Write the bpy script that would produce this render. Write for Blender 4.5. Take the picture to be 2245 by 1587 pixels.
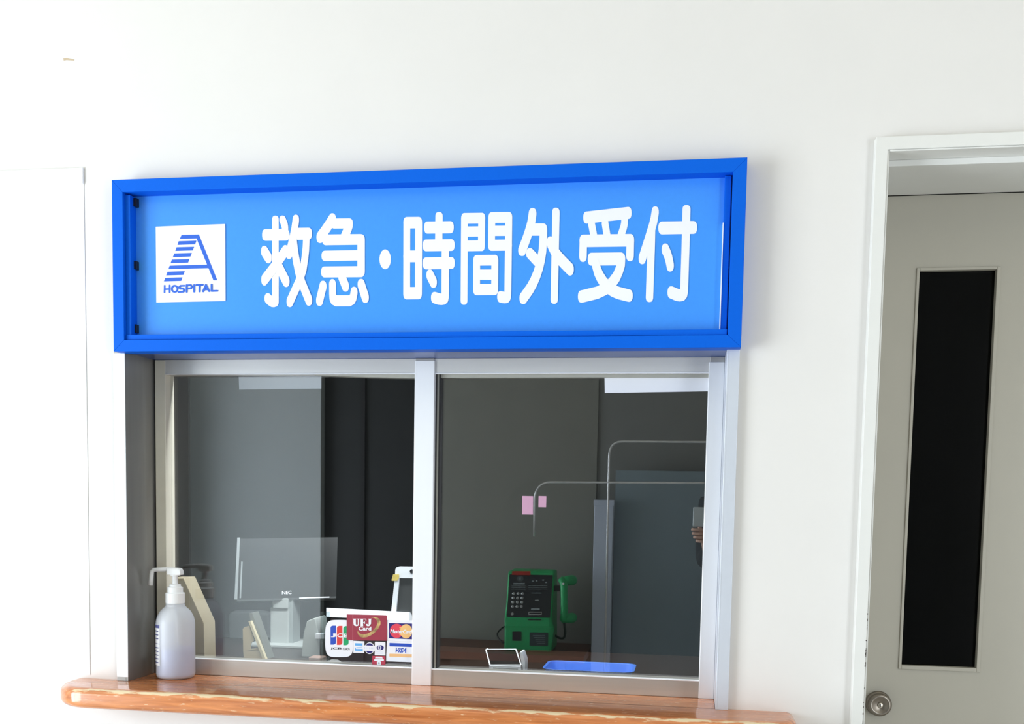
import bpy, bmesh, math, random
from mathutils import Vector, Matrix
random.seed(7)
S = bpy.context.scene
for o in list(bpy.data.objects):
    bpy.data.objects.remove(o, do_unlink=True)

# ------------------------------------------------------------------ camera
IW, IH = 2245.0, 1587.0
F, PX, PY = 2275.35, 1127.16, 1277.91            # focal length and principal point in pixels
RM = [[0.9865026757878, -0.0177841787047, 0.1627765142523],
      [0.0298458654123, 0.9969610976691, -0.0719568902342],
      [-0.1610021581288, 0.0758438706962, 0.9840355747409]]   # (right, down, into wall) -> camera
CAM = Vector((0.0, -2.05, 1.35))

def _row(k):                                      # camera axis k in blender world (x, y, z)
    return Vector((RM[k][0], RM[k][2], -RM[k][1]))

cam_data = bpy.data.cameras.new('camera')
cam = bpy.data.objects.new('camera', cam_data)
S.collection.objects.link(cam)
ax, ay, az = _row(0), -_row(1), -_row(2)
m = Matrix((ax, ay, az)).transposed().to_4x4()
m.translation = CAM
cam.matrix_world = m
cam_data.sensor_width = 36.0
cam_data.lens = F / IW * 36.0
cam_data.shift_x = (IW / 2 - PX) / IW
cam_data.shift_y = (PY - IH / 2) / IW
cam_data.clip_start = 0.02
S.camera = cam

# ------------------------------------------------------------------ light
S.view_settings.view_transform = 'Standard'
S.view_settings.look = 'None'
S.view_settings.exposure = 0.52
S.view_settings.gamma = 1.0
S.view_settings.use_curve_mapping = False
S.cycles.use_denoising = True
S.cycles.max_bounces = 10
S.cycles.diffuse_bounces = 4
S.cycles.caustics_reflective = False
S.cycles.caustics_refractive = False
world = bpy.data.worlds.new('World')
S.world = world
world.use_nodes = True
world.node_tree.nodes['Background'].inputs[0].default_value = (0.75, 0.87, 1.0, 1)
world.node_tree.nodes['Background'].inputs[1].default_value = 0.6

def area(name, loc, rot, sx, sy, power, col):
    L = bpy.data.lights.new(name, 'AREA')
    L.shape = 'RECTANGLE'; L.size = sx; L.size_y = sy; L.energy = power; L.color = col
    o = bpy.data.objects.new(name, L)
    S.collection.objects.link(o)
    o.location = loc; o.rotation_euler = rot
    return o
# daylight through the glazed entrance on the left of the hall
area('entrance_daylight', (-3.30, -1.95, 1.08), (0, math.radians(-90), 0), 2.0, 1.8, 95.0, (0.86, 0.94, 1.0))
# added frontal fill with no known source, behind the photographer on the right
area('added_frontal_fill', (1.93, -3.0, 1.25), (math.radians(90), 0, 0), 0.76, 1.9, 24.0, (0.88, 0.95, 1.0))
# added strip light, unseen above the window inside, to brighten the desk things
area('added_desk_fill', (-0.60, 0.19, 1.90), (math.radians(32), 0, 0), 1.3, 0.08, 15.0, (0.95, 0.98, 1.0))

# ------------------------------------------------------------------ materials
MATS = {}
def mat(name, col, rough=0.5, metal=0.0, noise=0.0, scale=30.0, bump=0.0, spec=0.5, stretch=None, col2=None, coat=0.0):
    if name in MATS: return MATS[name]
    M = bpy.data.materials.new(name); M.use_nodes = True
    nt = M.node_tree; b = nt.nodes['Principled BSDF']
    b.inputs['Base Color'].default_value = (*col, 1)
    b.inputs['Roughness'].default_value = rough
    b.inputs['Metallic'].default_value = metal
    b.inputs['Specular IOR Level'].default_value = spec
    b.inputs['Coat Weight'].default_value = coat
    if noise or bump:
        tc = nt.nodes.new('ShaderNodeTexCoord'); mp = nt.nodes.new('ShaderNodeMapping')
        nt.links.new(tc.outputs['Object'], mp.inputs['Vector'])
        if stretch: mp.inputs['Scale'].default_value = stretch
        n = nt.nodes.new('ShaderNodeTexNoise'); n.inputs['Scale'].default_value = scale
        n.inputs['Detail'].default_value = 4
        nt.links.new(mp.outputs[0], n.inputs['Vector'])
        if noise:
            r = nt.nodes.new('ShaderNodeValToRGB')
            r.color_ramp.elements[0].position = 0.3; r.color_ramp.elements[1].position = 0.7
            c2 = col2 or tuple(c * (1 - noise) for c in col)
            r.color_ramp.elements[0].color = (*c2, 1); r.color_ramp.elements[1].color = (*col, 1)
            nt.links.new(n.outputs['Fac'], r.inputs[0]); nt.links.new(r.outputs[0], b.inputs['Base Color'])
        if bump:
            bp = nt.nodes.new('ShaderNodeBump'); bp.inputs['Strength'].default_value = bump
            bp.inputs['Distance'].default_value = 0.002
            nt.links.new(n.outputs['Fac'], bp.inputs['Height']); nt.links.new(bp.outputs[0], b.inputs['Normal'])
    MATS[name] = M
    return M

def glass_mat(name, tint, refl, rough=0.0):
    M = bpy.data.materials.new(name); M.use_nodes = True
    nt = M.node_tree; nt.nodes.clear()
    out = nt.nodes.new('ShaderNodeOutputMaterial'); mx = nt.nodes.new('ShaderNodeMixShader')
    t = nt.nodes.new('ShaderNodeBsdfTransparent'); t.inputs[0].default_value = (*tint, 1)
    g = nt.nodes.new('ShaderNodeBsdfGlossy'); g.inputs['Roughness'].default_value = rough
    g.inputs[0].default_value = (1, 1, 1, 1)
    mx.inputs[0].default_value = refl
    nt.links.new(t.outputs[0], mx.inputs[1]); nt.links.new(g.outputs[0], mx.inputs[2])
    nt.links.new(mx.outputs[0], out.inputs[0])
    MATS[name] = M
    return M

WALL = mat('wall_paint', (0.80, 0.78, 0.76), 0.75, noise=0.02, scale=6, bump=0.05)
CEIL = mat('ceiling_board', (0.82, 0.76, 0.64), 0.9, noise=0.03, scale=20)
FLOOR = mat('floor_vinyl', (0.55, 0.52, 0.47), 0.35, noise=0.08, scale=12)
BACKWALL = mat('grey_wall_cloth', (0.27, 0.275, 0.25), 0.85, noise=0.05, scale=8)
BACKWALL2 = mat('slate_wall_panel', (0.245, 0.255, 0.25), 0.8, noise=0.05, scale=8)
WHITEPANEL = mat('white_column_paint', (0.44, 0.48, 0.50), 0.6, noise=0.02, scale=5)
DOORSHADE = mat('doorway_shade_black', (0.012, 0.016, 0.019), 0.5, noise=0.2, scale=5)
OFFICE = mat('office_dimness_paint', (0.030, 0.031, 0.032), 0.9, noise=0.1, scale=5)  # near-black colour carries the dimness of the unlit room
DESK = mat('dark_desk_laminate', (0.04, 0.022, 0.016), 0.35, noise=0.3, scale=20, stretch=(1, 8, 8))
CASING = mat('cream_door_casing', (0.80, 0.80, 0.775), 0.35, noise=0.02, scale=20)
DOORLEAF = mat('beige_door_paint', (0.45, 0.425, 0.36), 0.45, noise=0.03, scale=8)
ALU = mat('white_aluminium', (0.90, 0.92, 0.96), 0.4, 0.15, noise=0.02, scale=60, stretch=(1, 1, 0.02))
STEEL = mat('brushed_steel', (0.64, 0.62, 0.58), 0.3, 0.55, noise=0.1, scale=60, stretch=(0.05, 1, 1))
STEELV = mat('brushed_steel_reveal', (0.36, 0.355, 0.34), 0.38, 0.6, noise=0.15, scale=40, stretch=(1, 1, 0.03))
OLIVE = mat('olive_grey_stile', (0.84, 0.80, 0.68), 0.45, 0.05, noise=0.05, scale=30)
GASKET = mat('dark_gasket', (0.03, 0.03, 0.032), 0.5, noise=0.1, scale=40)
GASKETG = mat('grey_gasket', (0.42, 0.42, 0.38), 0.4, 0.2, noise=0.05, scale=40)
GLASS = glass_mat('window_glass', (0.97, 0.985, 0.98), 0.115)
DGLASS = glass_mat('smoked_door_glass', (0.12, 0.13, 0.14), 0.02, 0.05)
FRAMEB = mat('sign_frame_blue', (0.002, 0.125, 0.72), 0.5, noise=0.03, scale=200, spec=0.1)
PANELB = mat('sign_panel_blue', (0.055, 0.31, 0.92), 0.35, noise=0.03, scale=120, spec=0.35)
WHITEV = mat('white_vinyl_letter', (0.90, 0.91, 0.93), 0.5, noise=0.01)
LOGOB = mat('logo_blue_vinyl', (0.016, 0.12, 0.66), 0.5, noise=0.03, scale=200)
BLACKP = mat('black_plastic', (0.008, 0.008, 0.012), 0.4, noise=0.1)
PAPER = mat('white_paper', (0.82, 0.84, 0.90), 0.7, noise=0.02, scale=20)
VINYL = mat('clear_white_sheeting', (0.86, 0.875, 0.90), 0.22, noise=0.015, scale=4)

# worn, varnished counter wood
def wood():
    M = bpy.data.materials.new('varnished_counter_wood'); M.use_nodes = True
    nt = M.node_tree; b = nt.nodes['Principled BSDF']
    N = nt.nodes.new
    tc = N('ShaderNodeTexCoord'); mp = N('ShaderNodeMapping'); mp.inputs['Scale'].default_value = (1.6, 22, 22)
    nt.links.new(tc.outputs['Object'], mp.inputs[0])
    n = N('ShaderNodeTexNoise'); n.inputs['Scale'].default_value = 5; n.inputs['Detail'].default_value = 8; n.inputs['Distortion'].default_value = 0.6
    nt.links.new(mp.outputs[0], n.inputs['Vector'])
    r = N('ShaderNodeValToRGB')
    r.color_ramp.elements[0].position = 0.25; r.color_ramp.elements[0].color = (0.40, 0.115, 0.036, 1)
    r.color_ramp.elements[1].position = 0.78; r.color_ramp.elements[1].color = (0.82, 0.32, 0.115, 1)
    nt.links.new(n.outputs['Fac'], r.inputs[0])
    # varnish worn through along the arris: band in z and y with a ragged edge
    sp = N('ShaderNodeSeparateXYZ'); nt.links.new(tc.outputs['Object'], sp.inputs[0])
    mp2 = N('ShaderNodeMapping'); mp2.inputs['Scale'].default_value = (6, 30, 30)
    nt.links.new(tc.outputs['Object'], mp2.inputs[0])
    n2 = N('ShaderNodeTexNoise'); n2.inputs['Scale'].default_value = 3.5; n2.inputs['Detail'].default_value = 7
    nt.links.new(mp2.outputs[0], n2.inputs['Vector'])
    def mth(op, a, bb=None, c=None):
        k = N('ShaderNodeMath'); k.operation = op
        for i, v in enumerate((a, bb, c)):
            if v is None: continue
            if isinstance(v, (int, float)): k.inputs[i].default_value = v
            else: nt.links.new(v, k.inputs[i])
        return k.outputs[0]
    # distance of the point from the top front arris (y=-0.111, z=0.040 in object space)
    dy = mth('ADD', sp.outputs['Y'], 0.110); dz = mth('SUBTRACT', sp.outputs['Z'], 0.0405)
    d = mth('SQRT', mth('ADD', mth('MULTIPLY', dy, dy), mth('MULTIPLY', dz, dz)))
    lim = mth('MULTIPLY_ADD', n2.outputs['Fac'], 0.030, -0.0110)
    w = mth('SMOOTH_MIN', mth('MULTIPLY', mth('SUBTRACT', lim, d), 350.0), 1.0, 0.1)
    w = mth('MAXIMUM', w, 0.0)
    # scattered pale scratches lower down the edge
    n3 = N('ShaderNodeTexNoise'); n3.inputs['Scale'].default_value = 9; n3.inputs['Detail'].default_value = 5
    nt.links.new(mp2.outputs[0], n3.inputs['Vector'])
    sc = mth('MAXIMUM', mth('MULTIPLY', mth('SUBTRACT', n3.outputs['Fac'], 0.63), 9.0), 0.0)
    w = mth('MINIMUM', mth('ADD', w, mth('MULTIPLY', sc, 0.6)), 1.0)
    mx = N('ShaderNodeMix'); mx.data_type = 'RGBA'
    nt.links.new(w, mx.inputs[0]); nt.links.new(r.outputs[0], mx.inputs[6]); mx.inputs[7].default_value = (0.80, 0.64, 0.40, 1)
    nt.links.new(mx.outputs[2], b.inputs['Base Color'])
    nt.links.new(mth('MULTIPLY_ADD', w, 0.35, 0.16), b.inputs['Roughness'])
    b.inputs['Specular IOR Level'].default_value = 0.6
    b.inputs['Coat Weight'].default_value = 0.25; b.inputs['Coat Roughness'].default_value = 0.08
    return M
WOOD = wood()

# ------------------------------------------------------------------ builders
WO = {}                                           # world origin of every object built
def setp(o, label=None, cat=None, group=None, kind=None):
    if label: o['label'] = label
    if cat: o['category'] = cat
    if group: o['group'] = group
    if kind: o['kind'] = kind
    return o
def thing(name, loc, label, cat, group=None, kind=None):
    o = bpy.data.objects.new(name, None); S.collection.objects.link(o)
    o.location = loc; o.empty_display_size = 0.05
    WO[o] = Vector(loc)
    return setp(o, label, cat, group, kind)

class G:
    def __init__(self): self.v = []; self.f = []
    def add(self, vs, fs):
        k = len(self.v); self.v += [Vector(p) for p in vs]; self.f += [[i + k for i in f] for f in fs]; return self
    def box(self, x0, x1, y0, y1, z0, z1):
        vs = [(x, y, z) for z in (z0, z1) for y in (y0, y1) for x in (x0, x1)]
        return self.add(vs, [(0, 2, 3, 1), (4, 5, 7, 6), (0, 1, 5, 4), (2, 6, 7, 3), (0, 4, 6, 2), (1, 3, 7, 5)])
    def prism(self, pts, y0, y1):                 # outline of (x, z), from front y0 to back y1
        n = len(pts)
        a = sum(pts[i][0] * pts[(i + 1) % n][1] - pts[(i + 1) % n][0] * pts[i][1] for i in range(n))
        if a < 0: pts = pts[::-1]
        vs = [(x, y0, z) for x, z in pts] + [(x, y1, z) for x, z in pts]
        fs = [list(range(n)), list(range(2 * n - 1, n - 1, -1))]
        fs += [(i, i + n, (i + 1) % n + n, (i + 1) % n) for i in range(n)]
        return self.add(vs, fs)
    def prismz(self, pts, z0, z1):
        n = len(pts)
        vs = [(x, y, z0) for x, y in pts] + [(x, y, z1) for x, y in pts]
        fs = [list(range(n - 1, -1, -1)), list(range(n, 2 * n))]
        fs += [(i, (i + 1) % n, (i + 1) % n + n, i + n) for i in range(n)]
        return self.add(vs, fs)
    def loft(self, rings, cap=True):              # closed rings of equal length
        n = len(rings[0]); vs = [p for r in rings for p in r]; fs = []
        for k in range(len(rings) - 1):
            for i in range(n):
                a = k * n + i; b = k * n + (i + 1) % n
                fs.append((a, b, b + n, a + n))
        if cap: fs += [list(range(n - 1, -1, -1)), list(range((len(rings) - 1) * n, len(rings) * n))]
        return self.add(vs, fs)
    def lathe(self, prof, c, n=40, axis='z'):     # prof: (radius, height)
        rings = []
        for r, h in prof:
            ring = []
            for i in range(n):
                t = 2 * math.pi * i / n; a, b = r * math.cos(t), r * math.sin(t)
                ring.append((c[0] + a, c[1] + b, c[2] + h) if axis == 'z' else (c[0] + a, c[1] - h, c[2] + b))
            rings.append(ring)
        return self.loft(rings)
    def tube(self, pts, r, n=12):
        pts = [Vector(p) for p in pts]; rings = []
        up = None
        for i, p in enumerate(pts):
            d = (pts[min(i + 1, len(pts) - 1)] - pts[max(i - 1, 0)]).normalized()
            if up is None: up = Vector((0, 1, 0)) if abs(d.y) < 0.9 else Vector((1, 0, 0))
            s = d.cross(up).normalized(); up = s.cross(d).normalized()
            rr = r[i] if isinstance(r, (list, tuple)) else r
            rings.append([p + rr * (math.cos(2 * math.pi * k / n) * s + math.sin(2 * math.pi * k / n) * up) for k in range(n)])
        return self.loft(rings)
    def build(self, name, M, parent=None, bevel=0.0, smooth=False, seg=2, origin=None, sub=0):
        if parent is not None: L = WO[parent]
        elif origin is not None: L = Vector(origin)
        else:
            xs = [p.x for p in self.v]; ys = [p.y for p in self.v]; zs = [p.z for p in self.v]
            L = Vector(((min(xs) + max(xs)) / 2, (min(ys) + max(ys)) / 2, min(zs)))
        me = bpy.data.meshes.new(name)
        me.from_pydata([p - L for p in self.v], [], self.f)
        bm = bmesh.new(); bm.from_mesh(me); bmesh.ops.recalc_face_normals(bm, faces=bm.faces); bm.to_mesh(me); bm.free()
        me.materials.append(M)
        for p in me.polygons: p.use_smooth = smooth
        o = bpy.data.objects.new(name, me); S.collection.objects.link(o)
        if parent is not None: o.parent = parent
        else: o.location = L
        WO[o] = L
        if bevel:
            b = o.modifiers.new('bevel', 'BEVEL'); b.width = bevel; b.segments = seg; b.limit_method = 'ANGLE'
            b.harden_normals = True
            for p in me.polygons: p.use_smooth = True
        if sub:
            s = o.modifiers.new('sub', 'SUBSURF'); s.levels = sub; s.render_levels = sub
        return o

def ray(px, py):
    c = Vector(((px - PX) / F, (py - PY) / F, 1.0))
    return _row(0) * c.x + _row(1) * c.y + _row(2) * c.z
def at(px, py, Y):                                # point of the vertical plane y=Y seen at a photograph pixel
    d = ray(px, py); return CAM + d * ((Y - CAM.y) / d.y)
def xz(px, py, Y):
    p = at(px, py, Y); return (p.x, p.z)
GY = 0.128                                        # plane of the glass
def real_y(v): return 2 * GY - v                  # where a thing seen mirrored at depth v really stands

def hull(pts):
    pts = sorted(set(pts))
    def half(ps):
        h = []
        for p in ps:
            while len(h) > 1 and (h[-1][0] - h[-2][0]) * (p[1] - h[-2][1]) - (h[-1][1] - h[-2][1]) * (p[0] - h[-2][0]) <= 0: h.pop()
            h.append(p)
        return h
    a = half(pts); b = half(pts[::-1]); return a[:-1] + b[:-1]
def pen(rx, ry, n=28, e=2.35):
    out = []
    for i in range(n):
        t = 2 * math.pi * i / n; c, s = math.cos(t), math.sin(t)
        out.append((math.copysign(abs(c) ** (2 / e), c) * rx, math.copysign(abs(s) ** (2 / e), s) * ry))
    return out
def smooth_path(p):                               # Chaikin once keeps ends
    if len(p) < 3: return p
    q = [p[0]]
    for a, b in zip(p, p[1:]):
        q += [(a[0] * .75 + b[0] * .25, a[1] * .75 + b[1] * .25), (a[0] * .25 + b[0] * .75, a[1] * .25 + b[1] * .75)]
    q.append(p[-1]); return q
def strokes(g, paths, f, Y, back, dpen=(50, 84), smooth=True, t=0.0006):
    """brush strokes (paths in crop pixels) cut from sheet and laid on plane Y"""
    k = 0
    for s in paths:
        pts, (rx, ry) = (s, dpen) if not isinstance(s[-1], dict) else (s[:-1], s[-1]['p'])
        pts = smooth_path(pts) if smooth else pts
        P = pen(rx, ry)
        segs = list(zip(pts, pts[1:])) if len(pts) > 1 else [(pts[0], pts[0])]
        for a, b in segs:
            h = hull([(round(q[0] + x, 3), round(q[1] + y, 3)) for q in (a, b) for x, y in P])
            g.prism([xz(*f(x, y), Y) for x, y in h], Y - t - k * 2.5e-5, back); k += 1
    return g
def crop(ox, oy, s): return lambda x, y: (ox + x / s, oy + y / s)

def textpoly(txt, bold=0.0):
    c = bpy.data.curves.new('txt', 'FONT'); c.body = txt; c.offset = bold; c.resolution_u = 4; c.fill_mode = 'FRONT'
    c.dimensions = '2D'
    o = bpy.data.objects.new('txt', c); S.collection.objects.link(o)
    bpy.context.view_layer.update()
    me = bpy.data.meshes.new_from_object(o.evaluated_get(bpy.context.evaluated_depsgraph_get()))
    vs = [(v.co.x, v.co.y) for v in me.vertices]; fs = [list(p.vertices) for p in me.polygons]
    bpy.data.objects.remove(o, do_unlink=True); bpy.data.curves.remove(c); bpy.data.meshes.remove(me)
    return vs, fs
def lettering(g, txt, f, x0, y0, x1, y1, Y, bold=0.0, slant=0.0, drop=0.0):
    """text filling the pixel box, printed on plane Y"""
    vs, fs = textpoly(txt, bold)
    a0 = min(v[0] for v in vs); a1 = max(v[0] for v in vs); b0 = min(v[1] for v in vs); b1 = max(v[1] for v in vs)
    out = []
    for x, y in vs:
        u = (x - a0) / (a1 - a0); w = (y - b0) / (b1 - b0)
        px = x0 + u * (x1 - x0) + slant * (w - 0.5); py = y1 + (y0 - y1) * w + drop * u
        q = xz(*f(px, py), Y); out.append((q[0], Y, q[1]))
    return g.add(out, fs)

# ================================================================== SETTING
g = G()
WT = 0.14
g.box(-3.2, -1.172, 0, WT, 0, 2.75); g.box(-1.172, 0.0722, 0, WT, 0, 0.914); g.box(-1.172, 0.0722, 0, WT, 1.657, 2.75)
g.box(0.0722, 0.3442, 0, WT, 0, 2.75); g.box(0.3442, 1.18, 0, WT, 2.006, 2.75); g.box(1.18, 2.4, 0, WT, 0, 2.75)
o = g.build('wall_front', WALL); setp(o, 'off-white painted wall holding the service window and the door', 'wall', kind='structure')
HX0, HX1, HY = -3.2, 2.4, -3.02
o = G().box(HX0, HX1, HY - 0.1, 5.0, -0.1, 0).build('floor', FLOOR); setp(o, 'beige vinyl floor of the hall', 'floor', kind='structure')
o = G().box(HX0, HX1, HY - 0.1, 0.14, 2.75, 2.85).build('ceiling', CEIL); setp(o, 'white ceiling of the hall', 'ceiling', kind='structure')
g = G(); g.box(HX0 - 0.1, HX0, -0.35, WT, 0, 2.75); g.box(HX0 - 0.1, HX0, HY - 0.1, -2.9, 0, 2.75)
g.box(HX0 - 0.1, HX0, -2.9, -0.35, 2.25, 2.75)
o = g.build('wall_left', WALL); setp(o, 'white wall around the glazed entrance at the left end of the hall', 'wall', kind='structure')
o = G().box(HX1, HX1 + 0.1, HY - 0.1, WT, 0, 2.75).build('wall_right', WALL); setp(o, 'white wall closing the right end of the hall', 'wall', kind='structure')
# opposite side of the hall, seen mirrored in the panes
bw = thing('wall_back', (-0.4, HY, 0), 'wall across the hall, mirrored in the panes, grey with a white pier and a dark doorway', 'wall', kind='structure')
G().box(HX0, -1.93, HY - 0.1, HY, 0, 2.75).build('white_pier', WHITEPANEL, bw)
G().box(-1.93, -1.29, HY - 0.1, HY - 0.06, 0, 2.75).build('dark_doorway', DOORSHADE, bw)  # black slab stands in for the shade of an open corridor
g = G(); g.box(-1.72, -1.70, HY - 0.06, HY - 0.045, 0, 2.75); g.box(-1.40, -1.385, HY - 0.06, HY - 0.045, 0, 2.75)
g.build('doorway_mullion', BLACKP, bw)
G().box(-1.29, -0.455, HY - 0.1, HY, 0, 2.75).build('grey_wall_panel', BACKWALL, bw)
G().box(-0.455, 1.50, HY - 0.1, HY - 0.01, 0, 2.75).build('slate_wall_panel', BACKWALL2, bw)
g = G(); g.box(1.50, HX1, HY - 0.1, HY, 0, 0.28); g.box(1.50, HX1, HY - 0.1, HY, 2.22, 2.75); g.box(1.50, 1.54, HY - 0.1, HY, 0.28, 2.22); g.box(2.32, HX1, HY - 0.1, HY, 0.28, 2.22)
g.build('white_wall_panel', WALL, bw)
G().box(-2.78, -2.72, HY, -2.70, 0, 2.75).build('added_shade_fin', WHITEPANEL, bw)  # unseen fin added to throw a soft shade onto the pier
# dim office behind the window
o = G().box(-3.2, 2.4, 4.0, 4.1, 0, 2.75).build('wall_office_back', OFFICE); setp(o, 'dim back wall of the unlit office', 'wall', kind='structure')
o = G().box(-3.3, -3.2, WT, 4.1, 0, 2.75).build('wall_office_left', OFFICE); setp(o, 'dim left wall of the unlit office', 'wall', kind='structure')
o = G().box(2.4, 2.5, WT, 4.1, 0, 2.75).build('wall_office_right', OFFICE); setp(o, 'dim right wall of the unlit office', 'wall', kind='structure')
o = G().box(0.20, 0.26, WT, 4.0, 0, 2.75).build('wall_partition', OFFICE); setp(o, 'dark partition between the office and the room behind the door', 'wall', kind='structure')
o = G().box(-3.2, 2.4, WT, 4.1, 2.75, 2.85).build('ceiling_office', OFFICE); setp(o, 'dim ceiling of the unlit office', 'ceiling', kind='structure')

# ------------------------------------------------------------------ service window
win = thing('window_1', (-0.55, 0.1, 0.957), 'two-pane steel service window below the blue sign', 'window', kind='structure')
RY = 0.105
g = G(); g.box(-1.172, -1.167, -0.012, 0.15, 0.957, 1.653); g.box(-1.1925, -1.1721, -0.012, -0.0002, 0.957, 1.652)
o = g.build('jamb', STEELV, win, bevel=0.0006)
G().box(-1.1922, -1.1668, -0.0135, -0.0121, 0.966, 1.650).build('jamb_facing', ALU, win)
g = G(); g.box(0.0685, 0.0928, -0.012, 0.0, 0.957, 1.652); g.box(0.0686, 0.0722, -0.0125, 0.15, 0.957, 1.6525)
g.build('jamb', mat('grey_aluminium', (0.66, 0.70, 0.78), 0.4, 0.2, noise=0.02, scale=60), win, bevel=0.0012)
G().box(-1.172, 0.0722, -0.002, 0.15, 1.6525, 1.657).build('head_lining', mat('lining_blue_reflection', (0.11, 0.17, 0.42), 0.35, 0.3, noise=0.05, scale=40), win)  # blue reflection of the sign put into the steel's colour
G().box(-1.1625, 0.0685, RY, RY + 0.04, 1.6205, 1.6525).build('top_rail', mat('pale_brushed_steel', (0.82, 0.81, 0.78), 0.3, 0.35, noise=0.06, scale=60, stretch=(0.05, 1, 1)), win, bevel=0.0012)
G().box(-1.137, 0.0685, RY, RY + 0.04, 0.957, 0.9932).build('bottom_rail', STEEL, win, bevel=0.0012)
G().box(-1.137, 0.0375, RY - 0.0015, RY + 0.01, 0.9916, 0.9938).build('rail_highlight', ALU, win, bevel=0.0005)  # pale strip drawn as the highlight along the rail's top edge
G().box(-1.1385, 0.0375, RY - 0.0015, RY + 0.01, 1.6200, 1.6220).build('rail_highlight', ALU, win, bevel=0.0005)  # drawn highlight again, under the top rail
G().box(-1.1628, -1.1385, RY - 0.001, RY + 0.04, 0.957, 1.6515).build('stile', OLIVE, win, bevel=0.001)
G().box(-1.1668, -1.1628, RY + 0.006, RY + 0.04, 0.957, 1.652).build('gap_seal', GASKET, win)
G().box(-0.5725, -0.5295, RY - 0.004, RY + 0.04, 0.957, 1.6475).build('mullion', ALU, win, bevel=0.0015)
G().box(-0.5705, -0.5315, RY - 0.003, RY + 0.03, 1.640, 1.6522).build('mullion_cap', STEEL, win, bevel=0.0006)
G().box(0.0375, 0.0684, RY - 0.004, RY + 0.04, 0.957, 1.642).build('stile', ALU, win, bevel=0.0012)
G().box(0.0395, 0.068, RY - 0.003, RY + 0.03, 1.636, 1.6522).build('stile_cap', STEEL, win, bevel=0.0006)
g = G(); g.box(-0.5295, -0.526, RY + 0.008, RY + 0.03, 0.993, 1.6205); g.box(-0.5225, -0.5195, RY + 0.010, RY + 0.03, 0.993, 1.6205)
g.build('sash_edge', GASKET, win)
G().box(-0.526, -0.5225, RY + 0.009, RY + 0.03, 0.993, 1.6205).build('sash_edge', GASKETG, win)
g = G(); g.prism([(-0.80, 1.6215), (-0.5725, 1.6215), (-0.5725, 1.6130), (-0.68, 1.6150), (-0.80, 1.6195)], RY + 0.012, RY + 0.032)
g.box(-0.5195, 0.0375, RY + 0.012, RY + 0.032, 1.6135, 1.6215)
g.build('glazing_bead', GASKETG, win)
G().box(-1.1385, -0.5725, GY, GY + 0.005, 0.985, 1.628).build('pane', GLASS, win)
G().box(-0.5295, 0.0375, GY, GY + 0.005, 0.985, 1.628).build('pane', GLASS, win)

# ------------------------------------------------------------------ door on the right
dr = thing('door_1', (0.75, 0.22, 0), 'beige door with a narrow dark glass slit and round knob, right of the sign', 'door', kind='structure')
cas = G(); cas.prism([(0.3222, 0), (0.3222, 2.0295), (1.20, 2.0295), (1.20, 0), (1.178, 0), (1.178, 2.0062), (0.3442, 2.0062), (0.3442, 0)], -0.022, 0.0)
cas.box(0.3442, 0.3475, -0.020, 0.14, 0, 2.0062); cas.box(0.3475, 1.178, -0.020, 0.14, 2.003, 2.0062)
cas = cas.build('door_casing', CASING, dr, bevel=0.0015)
st = G(); st.box(0.3475, 0.3545, 0.03, 0.26, 0, 1.9915); st.box(0.3475, 1.178, 0.03, 0.218, 1.9915, 2.003); st.box(1.168, 1.178, 0.03, 0.26, 0, 1.9915)
st.build('door_stop', CASING, dr, bevel=0.001)
lf = G(); DY = 0.22
lf.box(0.3549, 0.4535, DY, DY + 0.04, 0.005, 1.9905); lf.box(0.6115, 1.1675, DY, DY + 0.04, 0.005, 1.9905)
lf.box(0.4535, 0.6115, DY, DY + 0.04, 0.005, 1.0205); lf.box(0.4535, 0.6115, DY, DY + 0.04, 1.8435, 1.9905)
lf = lf.build('door_leaf', DOORLEAF, dr)
bd = G(); bd.box(0.4515, 0.4572, DY - 0.004, DY + 0.012, 1.0185, 1.8455); bd.box(0.6060, 0.6135, DY - 0.004, DY + 0.012, 1.0185, 1.8455)
bd.box(0.4572, 0.6060, DY - 0.004, DY + 0.012, 1.0185, 1.0268); bd.box(0.4572, 0.6060, DY - 0.004, DY + 0.012, 1.8400, 1.8455)
bd.build('glazing_bead', DOORLEAF, lf, bevel=0.001)
G().box(0.4545, 0.6085, DY + 0.014, DY + 0.019, 1.0215, 1.8425).build('glass_slit', DGLASS, lf)
KN = mat('knob_bronze', (0.26, 0.23, 0.195), 0.33, 1.0, noise=0.15, scale=50)
kx, kz = 0.4140, 0.9435
k = G().lathe([(0.0262, 0.0), (0.0262, 0.003), (0.0235, 0.005), (0.0200, 0.007), (0.0215, 0.011), (0.0240, 0.015), (0.0245, 0.020), (0.0225, 0.0245), (0.0172, 0.0265), (0.0160, 0.0250)], (kx, DY, kz), 40, 'y').build('door_knob', KN, lf, smooth=True)
G().lathe([(0.0055, 0.024), (0.0055, 0.0270), (0.0045, 0.0275)], (kx, DY, kz), 20, 'y').build('lock_cylinder', mat('lock_brass', (0.55, 0.5, 0.42), 0.3, 1.0, noise=0.1), k, smooth=True)
G().box(kx - 0.0008, kx + 0.0008, DY - 0.0280, DY - 0.0274, kz - 0.003, kz + 0.003).build('keyhole', BLACKP, k)
ch = G()
for i in range(26):                               # chipped paint along the casing arris
    z = 0.93 + 0.27 * random.random() ** 1.4; h = random.uniform(0.001, 0.006); w = random.uniform(0.0006, 0.0022)
    ch.prism([(0.3443, z), (0.3443 - w, z + h * .3), (0.3443 - w * .6, z + h * .8), (0.3443, z + h)], -0.0223, -0.0215)
ch.build('chipped_paint', mat('bare_wood_chip', (0.06, 0.045, 0.035), 0.9, noise=0.2), dr)

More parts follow.
